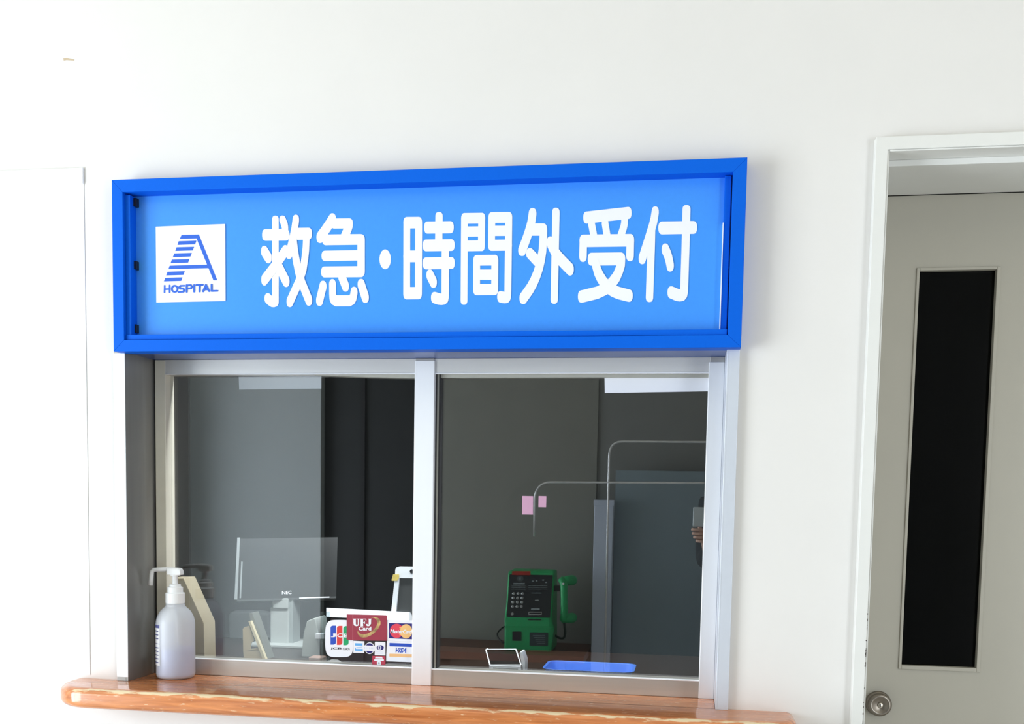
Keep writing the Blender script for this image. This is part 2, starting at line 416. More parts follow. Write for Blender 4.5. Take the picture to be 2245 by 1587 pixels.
# ------------------------------------------------------------------ entrance glazing on the left (source of the daylight)
en = thing('window_2', (-3.25, -1.6, 0), 'glazed entrance at the left end of the hall, out of view', 'window', kind='structure')
g = G()
for y in (-2.9, -1.62, -0.38): g.box(-3.26, -3.2, y, y + 0.04, 0, 2.25)
g.box(-3.26, -3.2, -2.9, -0.35, 2.21, 2.25)
g.build('frame', ALU, en)

# ================================================================== SIGN
sg = thing('hospital_sign', (-0.54, 0, 1.65), 'long blue reception sign with white Japanese lettering above the service window', 'sign')
SY, PYN = -0.040, -0.007
X0, X1, Z0, Z1 = -1.1762, 0.0930, 1.6497, 1.9950
x0, x1, z0, z1 = -1.1525, 0.0680, 1.6728, 1.9698
fr = G(); fr.prism([(X0, Z0), (X1, Z0), (x1, z0), (x0, z0)], SY, 0); fr.prism([(X0, Z1), (x0, z1), (x1, z1), (X1, Z1)], SY, 0)
fr.prism([(X0, Z0), (x0, z0), (x0, z1), (X0, Z1)], SY, 0); fr.prism([(X1, Z0), (X1, Z1), (x1, z1), (x1, z0)], SY, 0)
fr.build('frame', FRAMEB, sg, bevel=0.0007)
G().box(x0 - 0.002, x1 + 0.002, PYN, 0, z0 - 0.002, z1 + 0.002).build('face_panel', PANELB, sg)
def at_x(px, py, Y): return at(px, py, Y).x
G().box(at_x(276, 580, -0.03), at_x(287, 580, -0.03), -0.031, PYN, z0 + 0.007, z1 - 0.003).build('side_channel', FRAMEB, sg, bevel=0.0006)
G().box(at_x(1584, 560, -0.022), at_x(1598, 560, -0.022), -0.022, PYN, z0 + 0.011, z1 - 0.001).build('side_channel', FRAMEB, sg, bevel=0.0006)
G().box(x0 + 0.001, at_x(1594, 730, -0.032), -0.034, PYN, z0 + 0.0012, z0 + 0.0115).build('bottom_channel', FRAMEB, sg, bevel=0.0006)
G().box(at_x(1583, 560, -0.022) - 0.0006, at_x(1583, 560, -0.022) + 0.0010, -0.0235, PYN, z0 + 0.012, z0 + 0.21).build('worn_edge', WHITEV, sg)
for a, b in ((434, 452), (572, 590), (711, 729)):
    p = at(292, a, -0.018); q = at(299, b, -0.018)
    G().box(p.x, q.x, -0.018, PYN, q.z, p.z).build('panel_clip', BLACKP, sg, bevel=0.0004)

CH = {
 'kyuu': (560, 460, (49, 84), [
   [(155, 380), (465, 378), {'p': (52, 87)}], [(304, 148), (305, 1330), {'p': (49, 60)}],
   [(305, 1330), (303, 1385), (268, 1400), (225, 1375), (190, 1340), {'p': (50, 78)}], [(305, 1200), (305, 1385), {'p': (49, 80)}],
   [(412, 150), (450, 240), (450, 340), {'p': (48, 62)}], [(138, 630), (198, 725), {'p': (50, 85)}],
   [(455, 622), (300, 850), (140, 1057), {'p': (48, 88)}], [(330, 800), (380, 910), (468, 1083), {'p': (50, 86)}],
   [(615, 155), (590, 330), (512, 665), {'p': (48, 80)}], [(620, 365), (806, 362), {'p': (51, 90)}],
   [(773, 430), (765, 640), (715, 970), (525, 1390)], [(578, 455), (603, 680), (672, 1020), (812, 1370)]]),
 'kyu': (690, 460, (54, 80), [
   [(268, 140), (180, 280), (82, 415), {'p': (54, 88)}], [(300, 208), (522, 206), {'p': (57, 77)}], [(520, 206), (520, 250), (455, 400), {'p': (56, 76)}],
   [(170, 455), (690, 448), {'p': (56, 81)}], [(703, 455), (703, 928), {'p': (56, 86)}], [(700, 936), (153, 941), {'p': (55, 83)}],
   [(160, 698), (700, 688), {'p': (55, 79)}], [(410, 1010), (468, 1157), {'p': (52, 82)}],
   [(128, 1157), (75, 1371), {'p': (52, 84)}],
   [(270, 1130), (272, 1270), {'p': (50, 82)}], [(272, 1260), (278, 1350), (330, 1377), {'p': (51, 84)}], [(325, 1377), (530, 1377), {'p': (52, 84)}], [(525, 1377), (580, 1350), (598, 1247), {'p': (51, 83)}],
   [(705, 1130), (768, 1326), {'p': (53, 84)}]]),
 'ji': (870, 455, (51, 88), [
   [(153, 232), (150, 1300)], [(331, 230), (328, 1298), {'p': (52, 88)}], [(152, 230), (331, 228), {'p': (51, 87)}],
   [(150, 739), (329, 738), {'p': (51, 89)}], [(150, 1297), (328, 1295), {'p': (51, 93)}],
   [(466, 303), (810, 298), {'p': (52, 91)}], [(446, 573), (824, 568), {'p': (53, 89)}], [(446, 845), (824, 840), {'p': (54, 90)}],
   [(640, 130), (635, 520), {'p': (55, 62)}], [(737, 560), (734, 1340), {'p': (56, 80)}],
   [(734, 1330), (725, 1380), (660, 1392), (575, 1364), {'p': (56, 87)}], [(502, 1022), (555, 1130), {'p': (52, 86)}]]),
 'kan': (1000, 450, (50, 80), [
   [(128, 200), (120, 1440), {'p': (51, 66)}], [(130, 199), (390, 196), {'p': (52, 81)}], [(128, 399), (388, 396), {'p': (50, 77)}],
   [(125, 616), (382, 612), {'p': (50, 81)}], [(389, 198), (383, 612), {'p': (52, 82)}],
   [(542, 190), (537, 604), {'p': (51, 84)}], [(542, 187), (799, 184), {'p': (51, 82)}], [(540, 388), (797, 386), {'p': (50, 77)}],
   [(538, 606), (795, 603), {'p': (51, 84)}], [(798, 186), (783, 1330), {'p': (52, 83)}],
   [(783, 1320), (778, 1388), (735, 1400), (674, 1386), {'p': (52, 87)}],
   [(314, 840), (312, 1272), {'p': (51, 86)}], [(587, 836), (584, 1268), {'p': (52, 86)}], [(314, 834), (587, 831), {'p': (51, 80)}],
   [(313, 1051), (586, 1050), {'p': (50, 78)}], [(312, 1277), (584, 1275), {'p': (51, 84)}]]),
 'gai': (1125, 445, (57, 88), [
   [(295, 162), (268, 340), (210, 520), (136, 718), {'p': (58, 85)}], [(290, 403), (455, 402), {'p': (58, 92)}],
   [(458, 402), (457, 560), (440, 780), (385, 1020), (290, 1250), (155, 1440), {'p': (58, 91)}], [(256, 765), (400, 920), {'p': (57, 82)}],
   [(648, 140), (638, 700), (622, 1460), {'p': (55, 66)}], [(565, 602), (640, 760), (720, 860), (862, 1003), {'p': (56, 96)}]]),
 'ju': (1260, 445, (55, 90), [
   [(182, 221), (808, 151), {'p': (53, 91)}], [(256, 320), (288, 490), {'p': (51, 60)}], [(460, 310), (490, 490), {'p': (51, 60)}],
   [(755, 230), (754, 330), (700, 490), {'p': (51, 60)}], [(131, 574), (842, 564), {'p': (58, 95)}],
   [(131, 574), (126, 803), {'p': (56, 90)}], [(842, 564), (837, 793), {'p': (57, 90)}],
   [(254, 851), (700, 846), {'p': (55, 97)}],
   [(708, 848), (702, 950), (610, 1170), (420, 1340), (106, 1416), {'p': (57, 94)}],
   [(318, 930), (360, 1080), (470, 1250), (610, 1350), (822, 1403), {'p': (57, 94)}]]),
 'fu': (1395, 440, (56, 88), [
   [(287, 172), (262, 330), (190, 560), (90, 875), {'p': (54, 86)}], [(232, 430), (226, 700), (200, 1460), {'p': (56, 74)}],
   [(392, 413), (862, 405), {'p': (59, 97)}], [(760, 130), (745, 700), (723, 1380), {'p': (60, 64)}],
   [(724, 1330), (715, 1420), (640, 1436), (530, 1388), {'p': (58, 93)}], [(440, 740), (485, 840), (513, 982), {'p': (55, 91)}]]),
}
for key, (ox, oy, dp, st_) in CH.items():
    strokes(G(), st_, crop(ox, oy, 6.9), PYN, PYN, dp).build('character', WHITEV, sg)
g = G(); g.prism([xz(844.6 + 12.4 * math.cos(t * math.pi / 16), 568.5 + 21.8 * math.sin(t * math.pi / 16), PYN) for t in range(32)], PYN - 0.0006, PYN)
g.build('middle_dot', WHITEV, sg)
lp = G().prism([xz(*p, PYN) for p in ((342.2, 497.3), (494.2, 491.3), (495, 660), (343.5, 663.3))], PYN - 0.0015, PYN).build('logo_plate', WHITEV, sg)
c8 = crop(320, 470, 7.2125); LY = PYN - 0.0015
g = G()
for poly in ([(563, 325), (837, 317), (1127, 1040), (1067, 1042), (800, 380), (537, 386)],
             [(518, 424), (798, 414), (776, 473), (500, 483)], [(484, 520), (762, 512), (740, 570), (465, 578)],
             [(447, 618), (725, 609), (702, 667), (427, 676)], [(411, 715), (688, 706), (666, 763), (390, 772)],
             [(376, 811), (963, 793), (990, 850), (355, 867)], [(341, 907), (614, 897), (592, 957), (320, 965)],
             [(306, 1003), (578, 995), (556, 1052), (284, 1060)]):
    g.prism([xz(*c8(*p), LY) for p in poly], LY - 0.0004, LY)
g.build('logo_emblem', LOGOB, lp)
ell = [(455 + 45 * math.cos(t * math.pi / 10), 1178 + 49 * math.sin(t * math.pi / 10)) for t in range(21)]
hosp = [[(297, 1128), (294, 1232)], [(376, 1124), (375, 1230)], [(296, 1183), (375, 1180)], ell,
        [(604, 1128), (548, 1130), (528, 1150), (545, 1176), (590, 1174), (606, 1198), (592, 1224), (518, 1228)],
        [(645, 1120), (645, 1226)], [(645, 1122), (710, 1119), (728, 1143), (712, 1170), (645, 1173)],
        [(765, 1118), (763, 1222)], [(802, 1117), (898, 1113)], [(850, 1118), (849, 1220)],
        [(905, 1218), (950, 1116), (1000, 1215)], [(925, 1188), (982, 1185)], [(1040, 1110), (1040, 1210)], [(1040, 1212), (1130, 1209)]]
strokes(G(), hosp, c8, LY, LY, (13.5, 13.5), smooth=False, t=0.0004).build('logo_lettering', LOGOB, lp)

# ================================================================== COUNTER
ct = G()
CZ = 0.957; CT = 0.043
def plan(e):
    xl, xr, yf, r1, r2 = -1.297 + e, 0.2185 - e, -0.116 + e, 0.085 - e * .6, 0.06 - e * .6
    pts = [(xl, 0.0)]
    for i in range(11):
        t = math.pi + i / 10 * math.pi / 2; pts.append((xl + r1 + r1 * math.cos(t), yf + r1 + r1 * math.sin(t)))
    for i in range(11):
        t = 1.5 * math.pi + i / 10 * math.pi / 2; pts.append((xr - r2 + r2 * math.cos(t), yf + r2 + r2 * math.sin(t)))
    pts += [(xr, 0.0)]
    return pts
rings = []
rr = 0.015
for i in range(7):
    a = i / 6 * math.pi / 2; rings.append((rr * (1 - math.sin(a)), CZ - CT + rr * (1 - math.cos(a))))
for i in range(7):
    a = i / 6 * math.pi / 2; rings.append((rr * (1 - math.cos(a)), CZ - rr + rr * math.sin(a)))
ct.loft([[(x, y, z) for x, y in plan(e)] for e, z in rings])
ct.box(-1.1665, 0.068, -0.002, 0.16, CZ - CT, CZ)
o = ct.build('wooden_counter', WOOD, origin=(-0.55, 0, CZ - CT), smooth=False)
md = o.modifiers.new('n', 'EDGE_SPLIT'); md.split_angle = math.radians(35)
for p in o.data.polygons: p.use_smooth = True
setp(o, 'varnished orange wooden counter with worn rounded edge below the service window', 'counter')

# ================================================================== DISPENSER
BX, BY, BZ = -1.0945, 0.0585, CZ
bt = thing('pump_dispenser', (BX, BY, BZ), 'white plastic pump dispenser bottle of hand sanitiser on the wooden counter', 'dispenser')
def bottle_mat():
    M = bpy.data.materials.new('frosted_bottle'); M.use_nodes = True
    nt = M.node_tree; b = nt.nodes['Principled BSDF']; out = nt.nodes['Material Output']
    b.inputs['Base Color'].default_value = (0.93, 0.95, 1.0, 1); b.inputs['Roughness'].default_value = 0.35
    t = nt.nodes.new('ShaderNodeBsdfTransparent'); t.inputs[0].default_value = (0.93, 0.96, 1, 1)
    tr = nt.nodes.new('ShaderNodeBsdfTranslucent'); tr.inputs[0].default_value = (0.92, 0.95, 1.0, 1)
    m1 = nt.nodes.new('ShaderNodeMixShader'); m1.inputs[0].default_value = 0.12
    nt.links.new(b.outputs[0], m1.inputs[1]); nt.links.new(tr.outputs[0], m1.inputs[2])
    m2 = nt.nodes.new('ShaderNodeMixShader'); m2.inputs[0].default_value = 0.42
    nt.links.new(m1.outputs[0], m2.inputs[1]); nt.links.new(t.outputs[0], m2.inputs[2])
    nt.links.new(m2.outputs[0], out.inputs[0])
    return M
BR = 0.0415
prof = [(0.0, 0.0), (BR - 0.009, 0.0), (BR - 0.004, 0.0018), (BR - 0.001, 0.006), (BR, 0.011), (BR, 0.118), (BR - 0.0008, 0.126), (BR - 0.0035, 0.136), (BR - 0.009, 0.146), (BR - 0.015, 0.1525), (BR - 0.0195, 0.156), (BR - 0.0212, 0.159), (BR - 0.0212, 0.163), (0.0, 0.163)]
body = G().lathe([(max(r, 1e-4), h) for r, h in prof], (BX, BY, BZ), 48).build('bottle_body', bottle_mat(), bt, smooth=True)
G().lathe([(1e-4, 0.0025), (BR - 0.010, 0.0025), (BR - 0.004, 0.006), (BR - 0.0028, 0.012), (BR - 0.0028, 0.066), (1e-4, 0.066)], (BX, BY, BZ), 48).build('liquid', mat('sanitiser_liquid', (0.16, 0.26, 0.58), 0.2, noise=0.02), body, smooth=False)
G().tube([(BX + 0.004, BY + 0.004, BZ + 0.006), (BX, BY, BZ + 0.16)], 0.003).build('dip_tube', WHITEV, body, smooth=True)
PW = mat('white_pump_plastic', (0.93, 0.94, 0.95), 0.4, noise=0.01)
prof = [(0.0200, 0.1635), (0.0206, 0.166), (0.0206, 0.1855), (0.0200, 0.187), (0.0166, 0.1875), (0.0166, 0.1985), (0.0150, 0.200), (0.0122, 0.2005), (0.0122, 0.2045), (0.0105, 0.206), (0.0062, 0.2062), (0.0062, 0.212)]
cap = G().lathe(prof, (BX, BY, BZ), 40).build('screw_cap', PW, bt, smooth=False)
cap.modifiers.new('b', 'BEVEL').width = 0.0006
pm = G(); pm.lathe([(0.0060, 0.206), (0.0060, 0.224), (0.0108, 0.2245), (0.0108, 0.227)], (BX, BY, BZ), 28)
pm.build('pump_stem', PW, bt)
hd = G(); hz = BZ + 0.2262
hd.loft([[(BX + x, BY + s * w, hz + z) for s, z in ((-1, 0), (-1, 0.8 * h), (-0.7, h), (0.7, h), (1, 0.8 * h), (1, 0))] for x, w, h in ((0.0165, 0.0075, 0.008), (0.0150, 0.0085, 0.0125), (0.010, 0.0088, 0.0148), (-0.008, 0.0085, 0.0158), (-0.0165, 0.0075, 0.0155))])
hd = hd.build('pump_head', PW, bt, bevel=0.001)
zt = BZ + 0.2375
sp = G().tube([(BX - 0.015, BY, zt), (BX - 0.040, BY, zt - 0.0012), (BX - 0.050, BY, zt - 0.0022), (BX - 0.0545, BY, zt - 0.006), (BX - 0.0560, BY, zt - 0.018), (BX - 0.0580, BY, zt - 0.036)], [0.0046, 0.0045, 0.0045, 0.0048, 0.0048, 0.0054], 14)
sp.build('nozzle', PW, hd, smooth=True)
lb = G()                                          # curved label wrapped round the left side
def arc(a0, a1, za, zb, r, n=10):
    vs, fs = [], []
    for i in range(n + 1):
        t = math.radians(a0 + (a1 - a0) * i / n)
        for z in (za, zb): vs.append((BX + r * math.cos(t), BY + r * math.sin(t), BZ + z))
    for i in range(n): fs.append((2 * i, 2 * i + 2, 2 * i + 3, 2 * i + 1))
    return vs, fs
lb.add(*arc(120, 246, 0.030, 0.118, BR + 0.0004)); lbo = lb.build('bottle_label', WHITEV, bt, smooth=True)
lt = G()
lt.add(*arc(170, 245, 0.112, 0.1185, BR + 0.0007)); lt.add(*arc(150, 246, 0.0775, 0.0785, BR + 0.0007))
for z in (0.104, 0.096, 0.088, 0.068, 0.060, 0.052, 0.044, 0.036): lt.add(*arc(212 + random.uniform(-6, 10), 240, z, z + 0.0022, BR + 0.0007))
lt.build('label_print', mat('label_blue_ink', (0.10, 0.11, 0.30), 0.5, noise=0.1), lbo)

# ================================================================== PAPERS ON THE GLASS
o = G().prism([xz(*p, GY) for p in ((1325.5, 828.5), (1553, 827.5), (1553, 858), (1326, 861.8))], GY - 0.0016, GY - 0.0008).build('paper_strip', PAPER)
setp(o, 'bright white paper strip stuck along the top right of the right pane', 'paper strip')
o = G().prism([xz(*p, GY + 0.02) for p in ((528.5, 827.5), (708.7, 826), (708.7, 853), (529.5, 855.4))], GY + 0.0075, GY + 0.0085).build('paper_strip', mat('dimmed_white_paper', (0.40, 0.41, 0.47), 0.8, noise=0.03, scale=20))  # white paper coloured grey to carry its weaker light
setp(o, 'white paper strip, dimmed in its colour, behind the top of the left pane', 'paper strip')

# ------------------------------------------------------------------ card stickers
c9 = crop(710, 1330, 11.225)
NAVY = mat('sticker_navy', (0.018, 0.014, 0.17), 0.4, noise=0.03); SW = mat('sticker_white', (0.84, 0.86, 0.92), 0.4, noise=0.01)
SRED = mat('sticker_maroon', (0.33, 0.035, 0.065), 0.4, noise=0.05, scale=90); VBLUE = mat('sticker_blue', (0.02, 0.075, 0.50), 0.4, noise=0.03)
def stk(name, poly, y, M, label, cat='sticker', t=0.0004):
    o = G().prism([xz(*c9(*p), GY) for p in poly], GY - y - t, GY - y).build(name, M)
    return setp(o, label, cat, 'card stickers on the left pane')
def ink(parent, name, polys, M, y):
    g = G()
    for k_, p in enumerate(polys): g.prism([xz(*c9(*q), GY) for q in p], GY - y - 0.00015 - k_ * 1e-5, GY - y)
    return g.build(name, M, parent)
def txt(parent, s, bx, M, y, bold=0.02, slant=0, drop=0, name='lettering'):
    return lettering(G(), s, c9, *bx, GY - y, bold, slant, drop).build(name, M, parent)
def sup(cx, cy, rx, ry, e=4.5, n=48):
    return [(cx + x, cy + y) for x, y in pen(rx, ry, n, e)]
def circ(cx, cy, rx, ry, n=32, a0=0, a1=360):
    return [(cx + rx * math.cos(math.radians(a0 + (a1 - a0) * i / n)), cy + ry * math.sin(math.radians(a0 + (a1 - a0) * i / n))) for i in range(n + (a1 - a0 != 360))]
j = stk('card_sticker', sup(383, 782, 345, 458, 4.2), 0.0006, SW, 'large rounded white sticker with blue, red and green stripes on the left pane')
def stripe(x0, x1, y0, y1, r=55):
    return [(x0, y0 + r), (x0 + 12, y0 + 18), (x0 + r, y0), (x1, y0), (x1, y1 - r), (x1 - 12, y1 - 18), (x1 - r, y1), (x0, y1)]
ink(j, 'blue_stripe', [stripe(168, 300, 463, 930)], VBLUE, 0.001); ink(j, 'red_stripe', [stripe(325, 460, 468, 938)], mat('sticker_red', (0.70, 0.045, 0.04), 0.4, noise=0.03), 0.001)
ink(j, 'green_stripe', [stripe(482, 612, 474, 945)], mat('sticker_green', (0.01, 0.36, 0.13), 0.4, noise=0.03), 0.001)
txt(j, 'J', (172, 655, 292, 750), SW, 0.0013, 0.03); txt(j, 'C', (330, 655, 458, 755), SW, 0.0013, 0.03); txt(j, 'B', (490, 660, 605, 755), SW, 0.0013, 0.03)
BLK = mat('ink_black', (0.01, 0.01, 0.02), 0.5, noise=0.05)
txt(j, 'JCB', (160, 1000, 437, 1063), BLK, 0.0012, 0.03); txt(j, 'CARDS', (468, 1008, 637, 1072), BLK, 0.0012, 0.02)
u = stk('card_sticker', [(570, 183), (1540, 205), (1560, 225), (1558, 832), (740, 822), (570, 808)], 0.0022, SRED, 'maroon sticker with a gold swoosh overlapping the striped white sticker')
ink(u, 'fold_line', [[(718, 190), (728, 190), (726, 815), (716, 812)]], mat('sticker_pink_line', (0.62, 0.22, 0.26), 0.4, noise=0.02), 0.0026)
def swoosh(cx, cy, r1, r2, rot, a0, a1, wid, n=28):
    o_, i_ = [], []
    for k_ in range(n + 1):
        t = math.radians(a0 + (a1 - a0) * k_ / n); w = wid * math.sin(math.pi * k_ / n) ** 0.8
        for L_, q in ((o_, 1 + 0), (i_, 0)):
            A = r1 - (0 if q else w); B = r2 - (0 if q else w)
            x, y = A * math.cos(t), B * math.sin(t); c, s = math.cos(rot), math.sin(rot)
            L_.append((cx + c * x - s * y, cy + s * x + c * y))
    return [[o_[k_], o_[k_ + 1], i_[k_ + 1], i_[k_]] for k_ in range(n)]
GOLD = mat('sticker_gold', (0.80, 0.58, 0.24), 0.35, 0.2, noise=0.35, scale=70, col2=(0.22, 0.13, 0.06))
so = [(1170, 262), (1235, 246), (1310, 256), (1370, 292), (1405, 360), (1400, 430), (1350, 535), (1265, 630), (1160, 705), (1055, 748), (960, 756), (895, 735), (852, 680), (836, 625), (846, 575)]
si = [(1172, 268), (1240, 268), (1290, 300), (1318, 345), (1324, 400), (1312, 450), (1275, 515), (1205, 585), (1120, 640), (1040, 668), (960, 674), (905, 660), (872, 635), (854, 608), (848, 580)]
ink(u, 'swoosh', [[so[i], so[i + 1], si[i + 1], si[i]] for i in range(len(so) - 1)], GOLD, 0.0026)
strokes(G(), [[(757, 310), (757, 405), {'p': (30, 14)}], [(757, 400), (765, 450), (805, 462), {'p': (28, 16)}], [(800, 464), (848, 452), (852, 400), {'p': (14, 14)}], [(852, 410), (852, 310), {'p': (14, 10)}],
    [(745, 302), (768, 302), {'p': (36, 8)}], [(838, 302), (862, 302), {'p': (22, 8)}],
    [(937, 310), (937, 468), {'p': (30, 12)}], [(915, 304), (1025, 304), {'p': (18, 9)}], [(1038, 310), (1040, 345), {'p': (8, 10)}], [(940, 388), (1000, 390), {'p': (12, 10)}], [(1006, 372), (1006, 410), {'p': (8, 10)}], [(920, 474), (958, 474), {'p': (18, 8)}],
    [(1135, 310), (1133, 420), {'p': (29, 14)}], [(1132, 420), (1115, 462), (1078, 462), {'p': (22, 14)}], [(1062, 440), (1066, 448), {'p': (20, 18)}], [(1115, 303), (1162, 303), {'p': (20, 8)}]], c9, GY - 0.0030, GY - 0.0024, t=0.0002).build('lettering', SW, u)
txt(u, 'Card', (852, 488, 1168, 585), SW, 0.0030, 0.035)
mc = stk('card_sticker', [(1560, 320), (2320, 340), (2320, 860), (1560, 835)], 0.0010, SW, 'white sticker with overlapping red and yellow circles beside the mullion')
ink(mc, 'navy_field', [[(1607, 398), (2260, 414), (2260, 803), (1607, 773)]], NAVY, 0.0014)
ink(mc, 'red_circle', [circ(1797, 592, 168, 175)], mat('sticker_card_red', (0.72, 0.06, 0.10), 0.4, noise=0.02), 0.0016)
ink(mc, 'yellow_circle', [circ(2030, 602, 150, 175)] + [[(1865, y), (1960, y), (1960, y + 16), (1865, y + 16)] for y in (505, 540, 645, 680)], mat('sticker_yellow', (0.85, 0.52, 0.20), 0.4, noise=0.02), 0.0018)
txt(mc, 'MasterCard', (1645, 555, 2165, 650), SW, 0.0022, 0.03, 25, 12)
vi = stk('card_sticker', [(1560, 838), (2320, 862), (2320, 1368), (1530, 1338)], 0.0008, SW, 'white sticker with a blue bar and an orange bar at the foot of the mullion')
ink(vi, 'blue_bar', [[(1620, 887), (2260, 912), (2260, 991), (1620, 968)]], VBLUE, 0.0013)
ink(vi, 'orange_bar', [[(1618, 1152), (2260, 1168), (2260, 1250), (1618, 1226)]], mat('sticker_orange', (0.86, 0.52, 0.24), 0.4, noise=0.02), 0.0013)
txt(vi, 'VISA', (1745, 1003, 2050, 1122), VBLUE, 0.0014, 0.035, 55, 14)
am = stk('card_sticker', [(735, 835), (1005, 850), (1000, 1135), (730, 1130)], 0.0018, SW, 'small white square sticker with a light blue block, below the maroon sticker')
LB = mat('sticker_sky_blue', (0.12, 0.42, 0.85), 0.4, noise=0.03)
ink(am, 'blue_block', [[(775, 892), (957, 898), (957, 955), (775, 950)], [(775, 985), (800, 1035), (965, 1035), (965, 1087), (775, 1080)]], LB, 0.0022)
ink(am, 'name_band', [[(800, 990), (960, 975), (955, 1000), (830, 1018)]], mat('sticker_pale_blue', (0.5, 0.66, 0.85), 0.4, noise=0.02), 0.0022)
ci = stk('card_sticker', circ(1130, 1018, 122, 142), 0.0014, SW, 'round dark violet sticker crossed by a white band')
ink(ci, 'violet_disc', [circ(1130, 1018, 106, 124)], NAVY, 0.0018)
ink(ci, 'white_band', [[(985, 945), (1262, 957), (1262, 1092), (985, 1080)]], SW, 0.0022)
ink(ci, 'faint_lettering', [[(1005 + i * 40, 985 + i * 2), (1018 + i * 40, 985 + i * 2), (1018 + i * 40, 1030 + i * 2), (1005 + i * 40, 1030 + i * 2)] for i in range(6)], mat('sticker_faint_ink', (0.62, 0.70, 0.85), 0.5, noise=0.02), 0.0024)
di = stk('card_sticker', [(1262, 868), (1275, 858), (1505, 870), (1520, 880), (1520, 1198), (1256, 1190)], 0.0016, SW, 'small white sticker with a two-part navy disc')
ink(di, 'disc_logo', [circ(1400, 1003, 82, 62)], NAVY, 0.0020)
ink(di, 'disc_ring', [circ(1362, 1003, 62, 62)], mat('sticker_grey_blue', (0.60, 0.64, 0.78), 0.4, noise=0.02), 0.0022)
ink(di, 'disc_core', [circ(1350, 1003, 42, 46)], NAVY, 0.0024); ink(di, 'disc_bar', [[(1343, 965), (1357, 965), (1357, 1041), (1343, 1041)]], SW, 0.0026)
ink(di, 'faint_lettering', [[(1292, 1103), (1470, 1107), (1470, 1116), (1292, 1112)], [(1292, 1135), (1470, 1139), (1470, 1150), (1292, 1146)]], mat('sticker_faint_ink', (0.62, 0.70, 0.85)), 0.0020)
rd = stk('card_sticker', [(1205, 1203), (1525, 1212), (1525, 1425), (1200, 1412)], 0.0026, mat('sticker_bright_maroon', (0.50, 0.045, 0.085), 0.4, noise=0.04, scale=90), 'little red sticker with a white house mark, lowest of the card stickers')
ink(rd, 'house_mark', [[(1290, 1222), (1440, 1226), (1462, 1270), (1268, 1264)], sup(1368, 1305, 120, 24, 5), [(1315, 1345), (1365, 1318), (1420, 1348), (1415, 1425), (1315, 1422)]], SW, 0.0032)
ink(rd, 'house_door', [circ(1368, 1378, 14, 18)], BLK, 0.0036)
txt(rd, '////', (1300, 1233, 1430, 1258), MATS['sticker_bright_maroon'], 0.0034, 0.01) if False else None

# ================================================================== OFFICE INTERIOR
o = G().box(-2.6, 0.195, 0.165, 0.72, CZ - 0.035, CZ - 0.001).build('office_desk', DESK)
setp(o, 'dark wooden desk top inside, behind the service window', 'desk')
dk = o
g = G()
for x in (-2.5, -1.3, 0.1):
    g = G().box(x, x + 0.05, 0.25, 0.68, 0, CZ - 0.035); l_ = g.build('leg', DESK, dk)
IZ = CZ - 0.001
# white payment terminal / face reader next to the mullion
BEZ = mat('white_device_plastic', (0.84, 0.87, 0.92), 0.4, noise=0.01)
rdv = thing('card_reader', (-0.70, 0.25, IZ), 'white card reader with an upright camera frame behind the stickers', 'card reader')
Yr = 0.36
g = G(); q = [xz(*p, Yr) for p in ((722, 1352), (893, 1360), (905, 1470), (722, 1470))]
xs0, xs1 = q[0][0], q[1][0]; tpz = (q[0][1], q[1][1])
G().box(xs0, xs1, Yr + 0.005, Yr + 0.075, IZ, min(tpz) - 0.002).build('base', mat('dark_device_plastic', (0.06, 0.038, 0.042), 0.4, noise=0.1), rdv, bevel=0.002)
pa = [xz(*p, Yr) for p in ((715, 1332), (897, 1342), (897, 1361), (715, 1352))]
tp = [at(715, 1332, Yr + 0.045), at(897, 1342, Yr + 0.045), at(897, 1361, Yr), at(715, 1352, Yr)]
tq = [p_ + Vector((0, 0.03, -0.004)) for p_ in tp]
G().add(tp + tq, [(0, 1, 2, 3), (7, 6, 5, 4), (0, 4, 5, 1), (1, 5, 6, 2), (2, 6, 7, 3), (3, 7, 4, 0)]).build('top_plate', BEZ, rdv, bevel=0.001)
Yf = Yr + 0.05
fo = [xz(*p, Yf) for p in ((857, 1345), (866, 1262), (866.5, 1249), (869, 1244), (874, 1242), (930, 1243), (936, 1246), (938, 1252), (938, 1345))]
fi = [xz(*p, Yf) for p in ((867.5, 1345), (875.5, 1267), (930, 1267.5), (930, 1345))]
g = G()
g.prism([fo[0], fo[1], fi[1], fi[0]], Yf, Yf + 0.012); g.prism([fo[1], fo[2], fo[3], fo[4], fo[5], fo[6], fo[7], fi[2], fi[1]], Yf, Yf + 0.012)
g.prism([fo[7], fo[8], fi[3], fi[2]], Yf, Yf + 0.012)
fr_ = g.build('screen_frame', BEZ, rdv)
G().prism(fi, Yf + 0.006, Yf + 0.010).build('screen', mat('grey_screen', (0.055, 0.058, 0.058), 0.25, noise=0.05), fr_)
p = at(903, 1252.5, Yf)
G().lathe([(0.0052, 0.0), (0.0052, 0.0010), (0.0030, 0.0011), (0.0001, 0.0007)], (p.x, Yf, p.z), 24, 'y').build('camera_lens', BLACKP, fr_, smooth=True)
g = G(); g.prism([xz(*p, Yf) for p in ((862, 1259), (875, 1259), (875, 1267), (871, 1273), (861, 1273), (858.5, 1272))], Yf - 0.0015, Yf)
g.build('tape', mat('yellow_tape', (0.80, 0.62, 0.16), 0.4, noise=0.2, scale=60), fr_)
# clear acrylic sheet holding the stickers' edge
o = G().box(at_x(703, 1380, 0.15), at_x(722, 1380, 0.15), 0.150, 0.153, IZ, at(703, 1341, 0.15).z).build('acrylic_sheet', glass_mat('acrylic', (0.80, 0.85, 0.86), 0.06))
setp(o, 'clear acrylic sheet edge standing left of the stickers', 'acrylic sheet')
